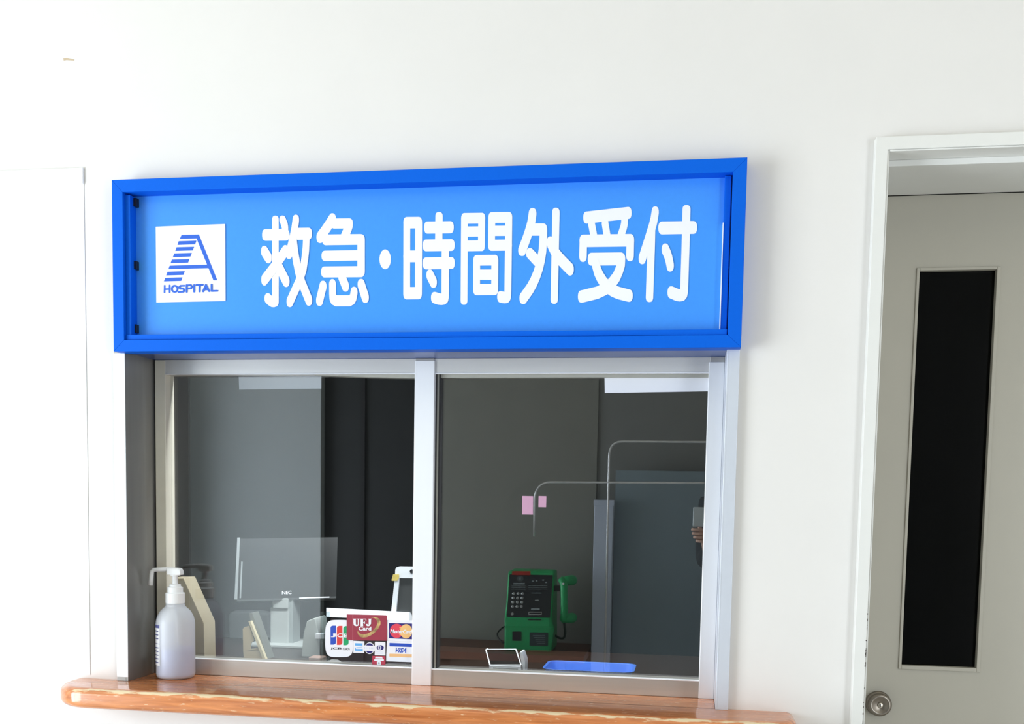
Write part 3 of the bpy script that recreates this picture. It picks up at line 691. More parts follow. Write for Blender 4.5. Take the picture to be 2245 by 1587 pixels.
# monitor
mo = thing('computer_monitor', (-1.05, 0.60, IZ), 'dark desktop monitor on a pale post stand behind the left pane', 'monitor')
def lerp(a, b, t): return Vector(a) + (Vector(b) - Vector(a)) * t
A = Vector((-1.172, 0.55, 1.083)); B = Vector((-0.934, 0.655, 1.090)); up = Vector((-0.012, 0.045, 0.16))
nrm = (B - A).cross(up).normalized()
if nrm.y > 0: nrm = -nrm
MD = mat('monitor_dark', (0.018, 0.02, 0.022), 0.3, noise=0.05); MG = mat('monitor_pale_edge', (0.30, 0.33, 0.34), 0.4, noise=0.03)
def slab(a, b, upv, th, off=0.0):
    g = G(); v = [a, b, b + upv, a + upv]; f_ = [p_ + nrm * off for p_ in v]; k_ = [p_ - nrm * (th - off) for p_ in v]
    return g.add(f_ + k_, [(0, 1, 2, 3), (7, 6, 5, 4), (0, 4, 5, 1), (1, 5, 6, 2), (2, 6, 7, 3), (3, 7, 4, 0)])
slab(A, B, up, 0.03).build('screen', MD, mo)
L0 = A - (B - A) * 0.03; slab(L0, L0 + (B - A) * 0.028, up * 1.02, 0.035, 0.002).build('side_trim', MG, mo)
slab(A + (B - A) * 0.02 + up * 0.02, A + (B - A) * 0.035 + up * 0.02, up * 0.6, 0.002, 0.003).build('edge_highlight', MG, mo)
slab(A - up * 0.03, B - up * 0.03, up * 0.03, 0.03, 0.001).build('bottom_trim', mat('monitor_grey_edge', (0.06, 0.066, 0.07), 0.4, noise=0.03), mo)
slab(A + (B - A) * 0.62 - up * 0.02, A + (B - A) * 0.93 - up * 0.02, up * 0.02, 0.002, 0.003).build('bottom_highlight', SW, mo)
vs, fs = textpoly('NEC', 0.02)
w_ = max(v[0] for v in vs); h_ = max(v[1] for v in vs)
ta = A + (B - A) * 0.44 + up * 0.06 + nrm * 0.0035; tu = (B - A) * 0.10; tv = up * 0.055
g = G(); g.add([ta + tu * (v[0] / w_) + tv * (v[1] / h_) for v in vs], fs); g.build('lettering', SW, mo)
MP = mat('monitor_stand_plastic', (0.52, 0.56, 0.55), 0.45, noise=0.02)
P0 = at(592, 1313, 0.60); P1 = at(640, 1447, 0.60)
stn = G().box(P0.x, P1.x - 0.010, 0.60, 0.66, IZ, 1.060).build('stand_post', MP, mo, bevel=0.003)
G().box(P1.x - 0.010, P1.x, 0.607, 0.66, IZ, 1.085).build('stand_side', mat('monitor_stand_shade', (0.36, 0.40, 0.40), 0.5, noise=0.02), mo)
G().box(P0.x + 0.008, P1.x - 0.010, 0.595, 0.64, 1.0575, 1.086).build('neck', MP, mo, bevel=0.003)
G().box(P0.x - 0.05, P1.x + 0.05, 0.56, 0.70, IZ, IZ + 0.008).build('base_plate', MP, mo, bevel=0.002)
# beige card stand, seen edge on
BEI = mat('beige_plastic', (0.62, 0.50, 0.31), 0.5, noise=0.03)
Yc = 0.36; c3 = crop(380, 1230, 6.603)
cs = thing('card_easel', (-1.01, Yc, IZ), 'beige tilted card easel with a round-holed foot, in front of the monitor post', 'easel')
g = G(); P_ = lambda *pp: [xz(*c3(*p_), Yc) for p_ in pp]
hole = circ(1180, 1215, 60, 65, 16, 110, 290)
g.prism(P_((1005, 980), (1030, 955), (1100, 935), (1165, 1150), (1130, 1180), (1115, 1225), (1120, 1300), (1012, 1300)), Yc, Yc + 0.004)
g.prism(P_((1012, 1300), (1235, 1280), (1310, 1460), (1022, 1460)), Yc, Yc + 0.004)
g.prism(P_((1120, 1300), (1122, 1275), (1215, 1262), (1235, 1285)), Yc, Yc + 0.004)
g.build('foot_plate', BEI, cs)
G().prism(P_((1090, 870), (1120, 865), (1350, 1440), (1350, 1460), (1312, 1460)), Yc - 0.002, Yc + 0.010).build('card_board', mat('cream_plastic', (0.80, 0.70, 0.47), 0.5, noise=0.02), cs)
G().prism(P_((1075, 760), (1115, 755), (1150, 850), (1352, 1430), (1345, 1450), (1120, 868), (1090, 872)), Yc + 0.0105, Yc + 0.05).build('card', mat('card_grey_green', (0.20, 0.21, 0.19), 0.6, noise=0.1), cs)
# beige file box behind the bottle
Yb = 0.275
q = [xz(*c3(*p_), Yb) for p_ in ((-60, 245), (150, 245), (445, 900), (458, 1410), (-60, 1410))]
q[-1] = (q[-1][0], IZ); q[-2] = (q[-2][0], IZ)
o = G().prism(q, Yb, Yb + 0.06).build('magazine_file', mat('beige_card_file', (0.50, 0.43, 0.30), 0.7, noise=0.05, scale=20), bevel=0.002)
setp(o, 'beige slope-topped file box behind the glass beside the dispenser bottle', 'file box')
# white sloping device left of the stickers
Yw = 0.42
wd = thing('label_printer', (-0.90, Yw, IZ), 'pale slope-sided desk device left of the card stickers', 'printer')
q = [xz(*c3(*p_), Yw) for p_ in ((1930, 870), (2040, 822), (2060, 850), (2110, 1100), (2118, 1450), (1850, 1450), (1880, 1050))]
q[4] = (q[4][0], IZ); q[5] = (q[5][0], IZ)
G().prism(q, Yw, Yw + 0.08).build('housing', mat('pale_device_plastic', (0.42, 0.45, 0.43), 0.5, noise=0.02), wd, bevel=0.003)
q = [xz(*c3(*p_), Yw - 0.01) for p_ in ((2050, 1050), (2190, 1040), (2195, 1130), (2050, 1130))]
G().prism(q, Yw - 0.012, Yw).build('lever', SW, wd, bevel=0.002)
q = [xz(*c3(*p_), 0.31) for p_ in ((1995, 1275), (2190, 1275), (2190, 1400), (1995, 1400))]
o = G().box(q[0][0], q[1][0], 0.29, 0.325, IZ, IZ + 0.022).build('stamp_block', mat('pink_brown_block', (0.42, 0.27, 0.22), 0.6, noise=0.15), bevel=0.003)
setp(o, 'pinkish brown stamp block beside the pale desk device', 'stamp')
q = [xz(*c9(*p_), 0.26) for p_ in ((210, 1280), (360, 1290), (440, 1330), (470, 1390), (215, 1395))]
o = G().prism([(x, max(z, IZ)) for x, z in q], 0.222, 0.255).build('tape_wedge', mat('grey_translucent_plastic', (0.34, 0.34, 0.34), 0.4, noise=0.05), bevel=0.001)
setp(o, 'small grey wedge of plastic under the striped sticker', 'desk item')
# office chair backs far in the dark
ch_ = thing('office_chair', (-1.35, 1.2, 0), 'dim rounded office chair back behind the monitor', 'chair')
CHM = mat('chair_grey', (0.10, 0.11, 0.115), 0.7, noise=0.05)
q = [xz(*c3(*p_), 1.15) for p_ in ((790, 1500), (785, 780), (810, 745), (860, 722), (1200, 722), (1390, 760), (1400, 1500))]
G().prism(q, 1.15, 1.20).build('backrest', CHM, ch_, bevel=0.02)
zb = min(z for x, z in q); xm = sum(x for x, z in q) / len(q)
G().tube([(xm, 1.24, 0.04), (xm, 1.24, zb + 0.05)], 0.03).build('column', BLACKP, ch_)
G().box(xm - 0.22, xm + 0.22, 1.2, 1.62, 0.42, 0.49).build('seat', CHM, ch_, bevel=0.02)
g = G()
for a in range(5):
    t = a * 2 * math.pi / 5; g.tube([(xm, 1.4, 0.07), (xm + 0.26 * math.cos(t), 1.4 + 0.26 * math.sin(t), 0.03)], 0.025)
g.tube([(xm, 1.4, 0.05), (xm, 1.4, 0.43)], 0.03); g.tube([(xm, 1.24, 0.43), (xm, 1.4, 0.43)], 0.02); g.build('star_base', BLACKP, ch_)
# customer display box
c5 = crop(1050, 1410, 6.068); Yd = 0.30
cd = thing('display_stand', (-0.40, Yd, IZ), 'small white framed price display on the desk behind the right pane', 'display')
WD = mat('white_display_plastic', (0.80, 0.83, 0.88), 0.45, noise=0.01)
T = [at(*c5(*p_), Yd + 0.035) for p_ in ((90, 83), (490, 80))]; Bq = [at(*c5(*p_), Yd) for p_ in ((145, 292), (560, 292))]
def quadbar(g, a, b, w, d=0.004):
    a, b = Vector(a), Vector(b); dr_ = (b - a).normalized(); s_ = Vector((0, -1, 0.4)).cross(dr_).normalized() * w
    n_ = Vector((0, d, 0)); v = [a - s_, b - s_, b + s_, a + s_]; v = v + [p_ + n_ for p_ in v]
    g.add(v, [(0, 1, 2, 3), (7, 6, 5, 4), (0, 4, 5, 1), (1, 5, 6, 2), (2, 6, 7, 3), (3, 7, 4, 0)])
g = G(); quadbar(g, T[0], T[1], 0.0009); quadbar(g, T[0], Bq[0], 0.0010); quadbar(g, T[1], Bq[1], 0.0012); quadbar(g, Bq[0], Bq[1], 0.0012)
g.build('screen_rim', WD, cd)
g = G(); v = [T[0], T[1], Bq[1], Bq[0]]; off = Vector((0, 0.004, 0)); g.add([p_ + off for p_ in v] + [p_ + off * 2 for p_ in v], [(0, 1, 2, 3), (7, 6, 5, 4), (0, 4, 5, 1), (1, 5, 6, 2), (2, 6, 7, 3), (3, 7, 4, 0)])
g.build('screen', mat('display_black', (0.012, 0.010, 0.010), 0.7, noise=0.1, spec=0.05), cd)
L_ = [T[0], Bq[0], Vector((Bq[0].x, Yd, IZ)), Vector((Bq[0].x - 0.012, Yd + 0.06, IZ)), Vector((T[0].x, Yd + 0.06, T[0].z))]
g = G(); off = Vector((0.002, 0, 0)); g.add([p_ for p_ in L_] + [p_ + off for p_ in L_], [(0, 1, 2, 3, 4), (9, 8, 7, 6, 5)] + [(i, i + 5, (i + 1) % 5 + 5, (i + 1) % 5) for i in range(5)])
g.build('side_panel', WD, cd)
g = G(); g.box(Bq[0].x, Bq[1].x, Yd - 0.001, Yd + 0.01, IZ, Bq[0].z)
fp = g.build('front_ledge', WD, cd, bevel=0.001)
zz = Bq[0].z
G().box(Bq[0].x + 0.008, Bq[1].x - 0.007, Yd - 0.003, Yd, zz - 0.0105, zz - 0.0045).build('card_slot', mat('slot_grey', (0.20, 0.21, 0.21), 0.5, noise=0.02), fp)
G().box(Bq[0].x + 0.010, Bq[1].x - 0.007, Yd - 0.0035, Yd - 0.001, zz - 0.0135, zz - 0.0115).build('slot_mouth', BLACKP, fp)
q = [xz(*c5(*p_), Yd + 0.01) for p_ in ((540, 125), (552, 114), (575, 115), (616, 232), (612, 380), (598, 392))]
q[-1] = (q[-1][0], IZ); q[-2] = (q[-2][0], IZ)
G().prism(q, Yd + 0.008, Yd + 0.05).build('side_flap', WD, cd, bevel=0.0008)
# blue cash tray
tr = G()
def rrect(cx, cy, hx, hy, r, z, n=5):
    pts = []
    for sx, sy, a in ((1, 1, 0), (-1, 1, 90), (-1, -1, 180), (1, -1, 270)):
        for i in range(n + 1):
            t = math.radians(a + 90 * i / n); pts.append((cx + sx * (hx - r) + r * math.cos(t), cy + sy * (hy - r) + r * math.sin(t), z))
    return pts
tcx, tcy = -0.2045, 0.292
rings = [rrect(tcx, tcy, 0.088, 0.052, 0.012, IZ), rrect(tcx, tcy, 0.091, 0.055, 0.013, IZ + 0.003), rrect(tcx, tcy, 0.099, 0.064, 0.022, IZ + 0.0255), rrect(tcx, tcy, 0.103, 0.068, 0.026, IZ + 0.0275),
         rrect(tcx, tcy, 0.103, 0.068, 0.026, IZ + 0.0290), rrect(tcx, tcy, 0.0975, 0.0625, 0.021, IZ + 0.0280), rrect(tcx, tcy, 0.088, 0.053, 0.012, IZ + 0.005)]
tr.loft(rings)
o = tr.build('cash_tray', mat('blue_tray_plastic', (0.08, 0.215, 0.74), 0.35, noise=0.03), bevel=0.0008)
setp(o, 'blue plastic cash tray on the desk inside the right pane', 'tray')

# ================================================================== LEFT WALL SHEET
bs = thing('notice_board', (-1.75, 0, 0.97), 'white sheeted notice board on the wall left of the sign', 'notice board')
g = G()
nx, nz = 26, 30; X_0, X_1, Z_0, Z_1 = -2.30, -1.262, 0.965, 2.033
def hgt(x, z):
    d = -0.0012
    u_ = x + 1.30; w_ = 1.975 - z
    if x < -1.298 and z < 1.98:
        d += 0.0005
        rr_ = math.hypot(u_ + 0.02, w_); an = math.atan2(w_, -u_ + 1e-6)
        d += 0.0005 * math.sin(an * 14) * math.exp(-rr_ * 4.5)
    if z > 2.0: d -= 0.0008
    return d
xs = [X_0 + (X_1 - X_0) * (i / nx) ** 0.6 for i in range(nx + 1)] + []
xs = sorted(set(xs + [-1.2985, -1.2965])); zs = sorted(set([Z_0 + (Z_1 - Z_0) * (i / nz) ** 0.7 for i in range(nz + 1)] + [1.979, 1.981, 1.999, 2.001]))
vs = [(x, hgt(x, z), z) for z in zs for x in xs]; W_ = len(xs)
fs = [(r_ * W_ + c_, r_ * W_ + c_ + 1, (r_ + 1) * W_ + c_ + 1, (r_ + 1) * W_ + c_) for r_ in range(len(zs) - 1) for c_ in range(W_ - 1)]
n0 = len(vs); bvs = [(x, -0.0002, z) for x, y, z in vs]
ring = [i for i in range(W_)] + [r_ * W_ + W_ - 1 for r_ in range(1, len(zs))] + [(len(zs) - 1) * W_ + c_ for c_ in range(W_ - 2, -1, -1)] + [r_ * W_ for r_ in range(len(zs) - 2, 0, -1)]
fs2 = [(ring[i], ring[(i + 1) % len(ring)], ring[(i + 1) % len(ring)] + n0, ring[i] + n0) for i in range(len(ring))]
g.add(vs + bvs, fs + fs2); g.build('cover_sheet', VINYL, bs, smooth=False)
G().box(X_0, -1.2615, -0.0045, -0.0002, 2.001, 2.034).build('top_bar', VINYL, bs, bevel=0.0015)
o = G().prism([xz(*p_, 0) for p_ in ((139, 128), (146, 127), (163, 131.5), (162, 133), (146, 132), (140, 133))], -0.0008, 0).build('wall_scuff', mat('tan_scuff', (0.66, 0.52, 0.36), 0.8, noise=0.2))
setp(o, 'tiny tan scuff of old tape high on the wall at the left', 'tape scrap')

# ================================================================== ACROSS THE HALL (seen mirrored)
# low counter with the payphone
o = G().box(-1.32, -0.455, HY + 0.001, real_y(2.80), 0.60, 0.635).build('phone_shelf', mat('red_brown_shelf', (0.17, 0.055, 0.03), 0.35, noise=0.35, scale=15, stretch=(1, 10, 10)))
setp(o, 'dark red-brown wooden shelf under the green payphone, mirrored in the right pane', 'shelf')
sh = o
for x in (-1.25, -0.6):
    G().box(x, x + 0.04, HY, real_y(2.95), 0.0, 0.60).build('bracket_leg', DESK, sh)
PH = thing('payphone', (-0.72, real_y(2.95), 0.635), 'green payphone with keypad and handset, mirrored in the right pane', 'payphone')
GRN = mat('payphone_green', (0.015, 0.42, 0.135), 0.32, noise=0.04, scale=30); DGRN = mat('payphone_dark_panel', (0.006, 0.012, 0.016), 0.3, noise=0.2)
cp = crop(1090, 1240, 7.933)
def M_(x, y, v): p_ = at(*cp(x, y), v); return Vector((p_.x, real_y(v), p_.z))
PB = 3.14                                         # virtual depth of the phone's back
out_ = [[(115, 1470, 2.90), (120, 1080, 2.90), (112, 940, 2.895), (150, 620, 2.93), (175, 130, 2.975), (200, 85, 3.0)],
        [(940, 1470, 2.90), (950, 1085, 2.90), (925, 940, 2.895), (965, 620, 2.93), (1000, 130, 2.975), (985, 80, 3.0)]]
Lq = [M_(*p_) for p_ in out_[0]]; Rq = [M_(*p_) for p_ in out_[1]]
for q_ in (Lq, Rq): q_[0].z = 0.635
g = G(); yb_ = real_y(PB); n_ = len(Lq)
zt = (Lq[-1].z + Rq[-1].z) / 2
lo = Lq + [Vector((Lq[-1].x, yb_, zt)), Vector((Lq[0].x, yb_, 0.635))]; ro = Rq + [Vector((Rq[-1].x, yb_, zt)), Vector((Rq[0].x, yb_, 0.635))]
n_ = len(lo); g.add(lo + ro, [list(range(n_)), list(range(2 * n_ - 1, n_ - 1, -1))] + [(i, i + n_, (i + 1) % n_ + n_, (i + 1) % n_) for i in range(n_)])
pb = g.build('body', GRN, PH, bevel=0.012, seg=3)
def fv(y):                                        # virtual depth of the phone's front face at a crop height
    pts = [(85, 3.0), (130, 2.975), (620, 2.93), (940, 2.895), (1080, 2.90), (1470, 2.90)]
    for (a, b), (c, d) in zip(pts, pts[1:]):
        if a <= y <= c: return b + (d - b) * (y - a) / (c - a)
    return 2.90
def plate(poly, lift, th, name, M, par):
    g = G(); n_ = len(poly); f_ = [M_(x, y, fv(y)) + Vector((0, lift, 0)) for x, y in poly]; k_ = [p_ - Vector((0, th, 0)) for p_ in f_]
    g.add(f_ + k_, [list(range(n_)), list(range(2 * n_ - 1, n_ - 1, -1))] + [(i, i + n_, (i + 1) % n_ + n_, (i + 1) % n_) for i in range(n_)])
    return g.build(name, M, par)
fpn = plate([(215, 150), (965, 165), (942, 540), (918, 905), (165, 890), (190, 540)], 0.003, 0.004, 'front_panel', DGRN, PH)
INK = mat('payphone_pale_print', (0.30, 0.36, 0.38), 0.5, noise=0.2)
KEY = mat('payphone_key_steel', (0.45, 0.48, 0.48), 0.35, 0.5, noise=0.1)
k0 = None
for r_ in range(4):
    for c_ in range(3):
        x = 286 - r_ * 6 + c_ * 78; y = 485 + r_ * 75
        p_ = M_(x, y, fv(y)) + Vector((0, 0.003, 0))
        if k0 is None:
            k0 = G().lathe([(0.0068, 0.0), (0.0068, -0.004), (0.0045, -0.0055)], tuple(p_), 16, 'y').build('key', KEY, fpn, smooth=False); kp = p_
        else:
            d_ = k0.copy(); S.collection.objects.link(d_); d_.parent = fpn; d_.location = p_ - kp
def pl(x0, y0, x1, y1, name='printed_line', M=INK, lift=0.004): return plate([(x0, y0), (x1, y0), (x1, y1), (x0, y1)], lift, 0.0008, name, M, fpn)
pl(280, 300, 480, 325, 'printed_name'); pl(600, 468, 770, 482, 'slot_line'); pl(658, 590, 720, 618, 'indicator', KEY)
pl(545, 800, 775, 855, 'card_slot', KEY, 0.006); pl(555, 815, 765, 840, 'slot_mouth', BLACKP, 0.007); pl(590, 740, 740, 772, 'card_guide')
for y in (345, 375, 405): pl(545, y, 870, y + 7)
for y in (352, 380, 408): pl(245, y, 490, y + 6)
plate(circ(400, 225, 55, 50, 20), 0.004, 0.0008, 'coin_bezel', mat('payphone_coin_grey', (0.07, 0.09, 0.095), 0.4, noise=0.1), fpn)
pl(380, 200, 388, 255, 'coin_slot', INK, 0.005); pl(402, 200, 410, 255, 'coin_slot', INK, 0.005)
plate(circ(262, 838, 24, 24, 16), 0.005, 0.002, 'coin_button', KEY, fpn)
for x, y in ((620, 270), (685, 262), (800, 250), (850, 290)): plate(circ(x, y, 18, 14, 10), 0.004, 0.0008, 'pictogram', INK, fpn)
plate([(262, 95), (580, 95), (580, 165), (258, 160)], 0.006, 0.003, 'emergency_cover', mat('payphone_red', (0.45, 0.03, 0.02), 0.35, noise=0.1), PH)
plate([(530, 925), (768, 930), (762, 952), (535, 948)], 0.003, 0.004, 'receipt_slot', BLACKP, PH)
plate([(262, 1145), (415, 1147), (415, 1307), (262, 1305)], 0.003, 0.004, 'coin_return', BLACKP, PH)
lbp = plate([(565, 1160), (885, 1165), (880, 1398), (560, 1390)], 0.003, 0.004, 'instruction_plate', mat('payphone_slate_plate', (0.02, 0.05, 0.05), 0.4, noise=0.3, scale=80), PH)
for i, y in enumerate((1210, 1245, 1285, 1320, 1350)): plate([(620 + 20 * i, y), (830, y), (830, y + 8), (620 + 20 * i, y + 8)], 0.004, 0.0008, 'printed_line', INK, lbp)
plate([(130, 1060), (955, 1075), (955, 1095), (130, 1085)], 0.004, 0.01, 'ridge', GRN, PH)
hs = G(); V = 2.95
hp = [M_(1130, 250, V), M_(1160, 330, V - 0.01), M_(1163, 600, V - 0.02), M_(1168, 850, V - 0.01), M_(1160, 930, V)]
hs.tube([M_(1160, 205, V)] + hp + [M_(1170, 985, V)], [0.012, 0.022, 0.0185, 0.0165, 0.0185, 0.022, 0.014], 16)
for cy_, dx in ((260, 0), (920, 0)):
    a_ = M_(1175, cy_, V); hs.tube([a_ + Vector((-0.002, 0.008, 0)), a_ + Vector((0.012, -0.012, 0)), a_ + Vector((0.030, -0.04, 0)), a_ + Vector((0.034, -0.05, 0))], [0.018, 0.024, 0.026, 0.024], 16)
hs = hs.build('handset', GRN, PH, smooth=True)
G().lathe([(0.0055, 0), (0.0055, -0.002), (0.004, -0.003)], tuple(M_(1158, 310, V - 0.01) + Vector((0, 0.0205, 0))), 14, 'y').build('grip_stud', WHITEV, hs)
G().box(Rq[3].x - 0.005, M_(1150, 400, V).x, real_y(3.03), real_y(2.98), M_(0, 420, 2.95).z, M_(0, 330, 2.95).z).build('cradle', BLACKP, PH)
cpts = []
for i in range(25):
    t = i / 24; a_ = M_(1160, 985, V); e_ = Vector((Rq[0].x, real_y(3.05), 0.70))
    b_ = Vector((a_.x + 0.02, a_.y - 0.05, 0.66)); cpts.append(a_ * (1 - t) ** 2 + b_ * 2 * t * (1 - t) + e_ * t * t)
G().tube(cpts, 0.006, 8).build('cord', mat('cord_green_black', (0.012, 0.05, 0.03), 0.4, noise=0.2), PH, smooth=True)
cpts = [Vector((Lq[0].x + 0.01, real_y(3.05), 0.643))] + [Vector((Lq[0].x - 0.02 - 0.05 * math.sin(i / 8 * math.pi), real_y(3.05 + 0.012 * i), 0.643 + 0.012 * i)) for i in range(1, 8)]
G().tube(cpts, 0.004, 8).build('line_cable', BLACKP, PH, smooth=True)
# pink notes on the inside of the right pane
PINK = mat('pink_note_paper', (0.95, 0.46, 0.74), 0.7, noise=0.05, scale=60)
for (a, b, c, d), lab in (((1144, 1087, 1168, 1128), 'taller pink paper note stuck inside the right pane, above the payphone'), ((1180, 1087, 1197, 1112), 'smaller pink paper note stuck inside the right pane, right of the taller one')):
    o = G().prism([xz(*p_, GY) for p_ in ((a, b), (c, b + .5), (c - .6, d), (a - .6, d - .5))], GY + 0.0058, GY + 0.0064).build('paper_note', PINK); setp(o, lab, 'note', 'pink notes on the right pane')
# grey post
p0 = at(1303, 1096, 3.09); p1 = at(1345, 1096, 3.09); yp = real_y(3.09)
o = thing('partition_post', ((p0.x + p1.x) / 2, yp, 0), 'grey square post standing between the payphone and the tube-railed screen, mirrored in the pane', 'post')
GP = mat('grey_post_paint', (0.62, 0.70, 0.84), 0.4, 0.1, noise=0.03)
G().box(p0.x, p1.x, yp - 0.09, yp, 0.012, p0.z).build('shaft', GP, o, bevel=0.004)
G().box(p0.x - 0.003, p1.x + 0.003, yp - 0.093, yp + 0.003, p0.z - 0.028, p0.z + 0.002).build('cap', GP, o, bevel=0.002)
G().box(p0.x - 0.06, p1.x + 0.06, yp - 0.11, yp + 0.04, 0, 0.012).build('foot', GP, o)
# chrome railed screen
CHR = mat('chrome_tube', (0.92, 0.94, 0.95), 0.15, 0.45, noise=0.03)
def MV(px, py, v): p_ = at(px, py, v); return Vector((p_.x, real_y(v), p_.z))
scn = thing('tube_rack', (0.1, real_y(3.04), 0), 'chrome bent-tube rack with two rails, mirrored on the right pane', 'rack')
def bent(pts, name, z_end):
    q_ = [MV(*p_, 3.04) for p_ in pts]; q_[0] = Vector((q_[0].x, q_[0].y, z_end))
    q2 = [q_[0], q_[1]]
    for i in range(1, 9):                         # rounded corner
        t = i / 9; q2.append(q_[1] * (1 - t) ** 2 + q_[2] * 2 * t * (1 - t) + q_[3] * t * t)
    q2 += [q_[3], q_[4]]; e_ = q_[4]
    q2 += [Vector((e_.x + 0.02, e_.y, e_.z - 0.01)), Vector((e_.x + 0.04, e_.y, e_.z - 0.05)), Vector((e_.x + 0.04, e_.y, z_end))]
    G().tube(q2, 0.0055, 10).build(name, CHR, scn, smooth=True)
bent(((1331, 1300), (1335, 1000), (1336, 968), (1366, 967.5), (1600, 969)), 'upper_tube', 0.0)
bent(((1171, 1176), (1172, 1095), (1173, 1060), (1205, 1057), (1605, 1059)), 'lower_tube', MV(1171, 1176, 3.04).z)
p0 = at(1350, 1031, 3.16); p1 = at(1700, 1034, 3.16)
o = G().box(p0.x, p1.x, real_y(3.19), real_y(3.16), 0.05, p0.z).build('fabric_screen', mat('slate_fabric', (0.29, 0.37, 0.42), 0.85, noise=0.08, scale=60)); setp(o, 'slate fabric partition screen behind the chrome tube rack', 'screen')
g = G().box(p0.x + 0.05, p0.x + 0.12, real_y(3.25), real_y(3.10), 0, 0.05); g.build('foot', GP, o)
g = G().box(p1.x - 0.12, p1.x - 0.05, real_y(3.25), real_y(3.10), 0, 0.05); g.build('foot', GP, o)

# ================================================================== PHOTOGRAPHER (seen mirrored at the edge of the right pane)
SKIN = mat('skin', (0.80, 0.54, 0.44), 0.55, noise=0.05, scale=80)
CLOTH = mat('dark_clothing', (0.055, 0.065, 0.075), 0.85, noise=0.1, scale=40)
HAIR = mat('dark_hair', (0.02, 0.015, 0.012), 0.6, noise=0.2, scale=60)
def skinned(name, pts, edges, rads, M, parent, root=0, sub=2):
    L = WO[parent]; me = bpy.data.meshes.new(name); me.from_pydata([Vector(p_) - L for p_ in pts], edges, []); me.materials.append(M)
    o = bpy.data.objects.new(name, me); S.collection.objects.link(o); o.parent = parent; WO[o] = L
    sk = o.modifiers.new('skin', 'SKIN'); sk.use_smooth_shade = True
    for i, r_ in enumerate(rads):
        v = me.skin_vertices[0].data[i]; v.radius = r_ if isinstance(r_, tuple) else (r_, r_); v.use_root = i == root
    s_ = o.modifiers.new('sub', 'SUBSURF'); s_.levels = s_.render_levels = sub
    return o
cx, cy = 0.26, -2.52
per = thing('person', (cx, cy, 0), 'person in dark clothes holding up a phone, mirrored at the right edge of the pane', 'person')
HL = Vector((0.098, -2.105, 1.225)); HR = Vector((0.235, -2.11, 1.24))
pts = [(cx, cy, 0.90), (cx, cy, 1.05), (cx, cy + .005, 1.22), (cx, cy, 1.34), (cx, cy + .01, 1.405), (cx, cy + .02, 1.47), (cx, cy + .035, 1.55), (cx, cy + .03, 1.60),
       (cx - .15, cy, 1.345), (cx - .15, cy + .07, 1.11), (HL.x + .012, HL.y - .07, HL.z - .07), tuple(HL + Vector((-.008, -.012, -.012))),
       (cx + .15, cy, 1.345), (cx + .21, cy + .05, 1.12), (HR.x + .05, HR.y - .05, HR.z - .06), tuple(HR),
       (cx - .09, cy, 0.86), (cx - .10, cy + .01, 0.47), (cx - .10, cy, 0.08), (cx - .10, cy + .14, 0.035),
       (cx + .09, cy, 0.86), (cx + .10, cy + .01, 0.47), (cx + .10, cy, 0.08), (cx + .10, cy + .14, 0.035)]
ed = [(0, 1), (1, 2), (2, 3), (3, 4), (4, 5), (5, 6), (6, 7), (3, 8), (8, 9), (9, 10), (10, 11), (3, 12), (12, 13), (13, 14), (14, 15), (0, 16), (16, 17), (17, 18), (18, 19), (0, 20), (20, 21), (21, 22), (22, 23)]
rd_ = [(.13, .10), (.125, .095), (.15, .105), (.14, .09), (.055, .055), (.06, .065), (.078, .092), (.065, .08), .062, .047, .033, (.020, .030), .062, .047, .033, (.020, .030), .085, .058, .042, .035, .085, .058, .042, .035]
rb_ = list(rd_); rb_[0] = (.095, .075); rb_[1] = (.095, .072); rb_[2] = (.115, .080); rb_[3] = (.11, .075)
bodyo = skinned('body', pts, ed, rb_, SKIN, per)
# clothes follow the body: jacket and trousers as looser shells
jk = [0, 1, 2, 3, 8, 9, 10, 12, 13, 14]; rm = {v: i for i, v in enumerate(jk)}
skinned('jacket', [pts[i] for i in jk] + [(cx, cy, 0.80), (cx, cy + .006, 1.40)], [(rm[a], rm[b]) for a, b in ed if a in rm and b in rm] + [(0, len(jk)), (3, len(jk) + 1)],
        [tuple(x + .016 for x in (rd_[i] if isinstance(rd_[i], tuple) else (rd_[i],) * 2)) for i in jk] + [(.155, .118), (.075, .072)], CLOTH, per)
tj = [0, 16, 17, 18, 20, 21, 22]; rm = {v: i for i, v in enumerate(tj)}
skinned('trousers', [pts[i] for i in tj], [(rm[a], rm[b]) for a, b in ed if a in rm and b in rm], [tuple(x + .016 for x in (rd_[i] if isinstance(rd_[i], tuple) else (rd_[i],) * 2)) for i in tj], CLOTH, per)
hr = G(); hc = Vector((cx, cy + .015, 1.575))
for i in range(9):
    pass
rg = []
for i in range(8):
    a = i / 7 * math.radians(78); z = hc.z + 0.01 + 0.115 * math.sin(a); r_ = 0.096 * math.cos(a) + 0.002
    rg.append([(hc.x + r_ * .9 * math.cos(t * math.pi / 12), hc.y + r_ * 1.08 * math.sin(t * math.pi / 12) - 0.006, z - (0.10 * (1 - i / 7) if math.sin(t * math.pi / 12) < 0.25 else 0)) for t in range(24)])
hr.loft(rg); hr.build('hair', HAIR, per, smooth=True)
fy = cy + .035 + .088
for s_ in (-1, 1):
    G().lathe([(0.0001, -0.006), (0.008, -0.003), (0.0105, 0.002)], (cx + s_ * .031, fy - .004, 1.548), 14, 'y').build('eye', HAIR, per, smooth=True)
    G().loft([[(cx + s_ * (.078 + dx_), cy + .03 + .016 * math.cos(t), 1.545 + .03 * math.sin(t)) for t in [k_ * math.pi / 6 for k_ in range(12)]] for dx_ in (-.006, .008)]).build('ear', SKIN, per, bevel=0.003)
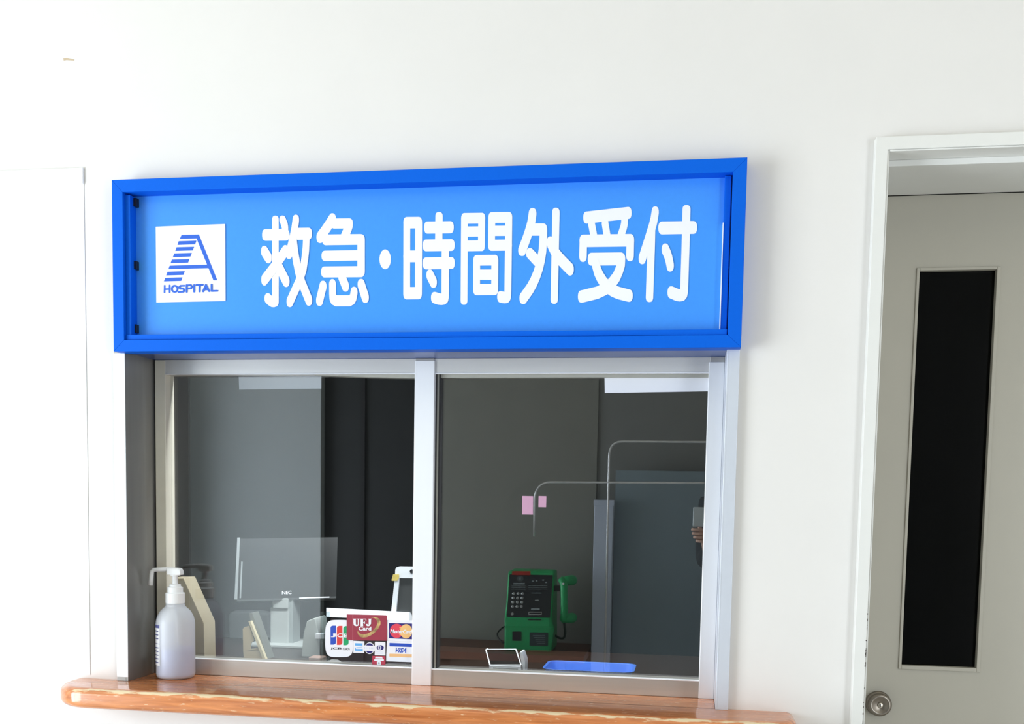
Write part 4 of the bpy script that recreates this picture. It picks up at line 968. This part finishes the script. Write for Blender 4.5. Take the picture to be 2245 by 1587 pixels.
G().loft([[(cx + w_ * a_, fy + d_ * (1 - abs(a_)), z_) for a_ in (-1, -.5, 0, .5, 1)] + [(cx, fy - .02, z_)] for z_, w_, d_ in ((1.55, .007, .004), (1.53, .010, .013), (1.512, .016, .020), (1.505, .012, .008))]).build('nose', SKIN, per, smooth=True)
G().tube([(cx - .022, fy - .004, 1.482), (cx, fy + .003, 1.480), (cx + .022, fy - .004, 1.482)], [.002, .005, .002], 8).build('mouth', mat('lips', (0.45, 0.18, 0.16), 0.5, noise=0.05), per, smooth=True)
# the hand under the phone: fingers curled one below the other, thumb on the screen side
def finger(pts, r0, name='finger'):
    n_ = len(pts); skinned(name, pts, [(i, i + 1) for i in range(n_ - 1)], [r0 * (1 - .10 * i) for i in range(n_)], SKIN, per, 0, 2)
for i, (z_, x0_, ln) in enumerate(((1.2585, 0.022, 1.0), (1.2425, 0.025, 1.03), (1.2265, 0.031, 0.97), (1.2115, 0.041, 0.80))):
    finger([(0.098, -2.088, z_ - .004), (x0_ + .030, -2.066, z_ - .002), (x0_ + .006, -2.052 - .002 * i, z_), (x0_ + .012, -2.038, z_ + .001), (x0_ + .012 + .026 * ln, -2.034, z_ - .003)], 0.0088)
finger([(0.080, -2.096, 1.235), (0.058, -2.0915, 1.262), (0.064, -2.0885, 1.287), (0.074, -2.087, 1.307)], 0.0102, 'thumb')
pal = [(HL.x, HL.y, HL.z - .02), (0.092, -2.090, 1.238), (0.098, -2.088, 1.262)]
skinned('palm', pal, [(0, 1), (1, 2)], [(.016, .026), (.015, .026), (.012, .014)], SKIN, per)
for i, (z_, y_) in enumerate(((1.243, -2.06), (1.231, -2.058), (1.219, -2.06), (1.208, -2.064))):
    finger([(HR.x, HR.y, HR.z), (HR.x - .02, HR.y + .03, z_ + .01), (HR.x - .045, y_, z_ + .02), (HR.x - .062, y_ + .004, z_ + .026)], 0.0086)
finger([(HR.x - .005, HR.y, HR.z + .01), (HR.x - .02, HR.y + .012, HR.z + .045), (HR.x - .035, HR.y + .024, HR.z + .07)], 0.010, 'thumb')
ph = thing('smartphone', (0.105, -2.071, 1.271), 'pale grey smartphone held sideways, mirrored at the right edge of the pane', 'phone')
G().box(0.0305, 0.182, -2.0745, -2.0665, 1.270, 1.3505).build('case', mat('phone_grey_glass', (0.72, 0.82, 0.86), 0.3, noise=0.02), ph, bevel=0.0035, seg=3)
G().box(0.034, 0.178, -2.0752, -2.0744, 1.274, 1.347).build('screen', BLACKP, ph)
g = G(); g.box(0.146, 0.178, -2.0667, -2.0655, 1.315, 1.347); cb = g.build('camera_block', mat('phone_grey_block', (0.34, 0.40, 0.43), 0.25, noise=0.02), ph, bevel=0.001)
for dx_, dz_ in ((0.154, 1.339), (0.170, 1.331), (0.154, 1.323)):
    G().lathe([(0.0058, 0.0), (0.0058, -0.0015), (0.004, -0.0018)], (dx_, -2.0655, dz_), 18, 'y').build('lens', BLACKP, cb)
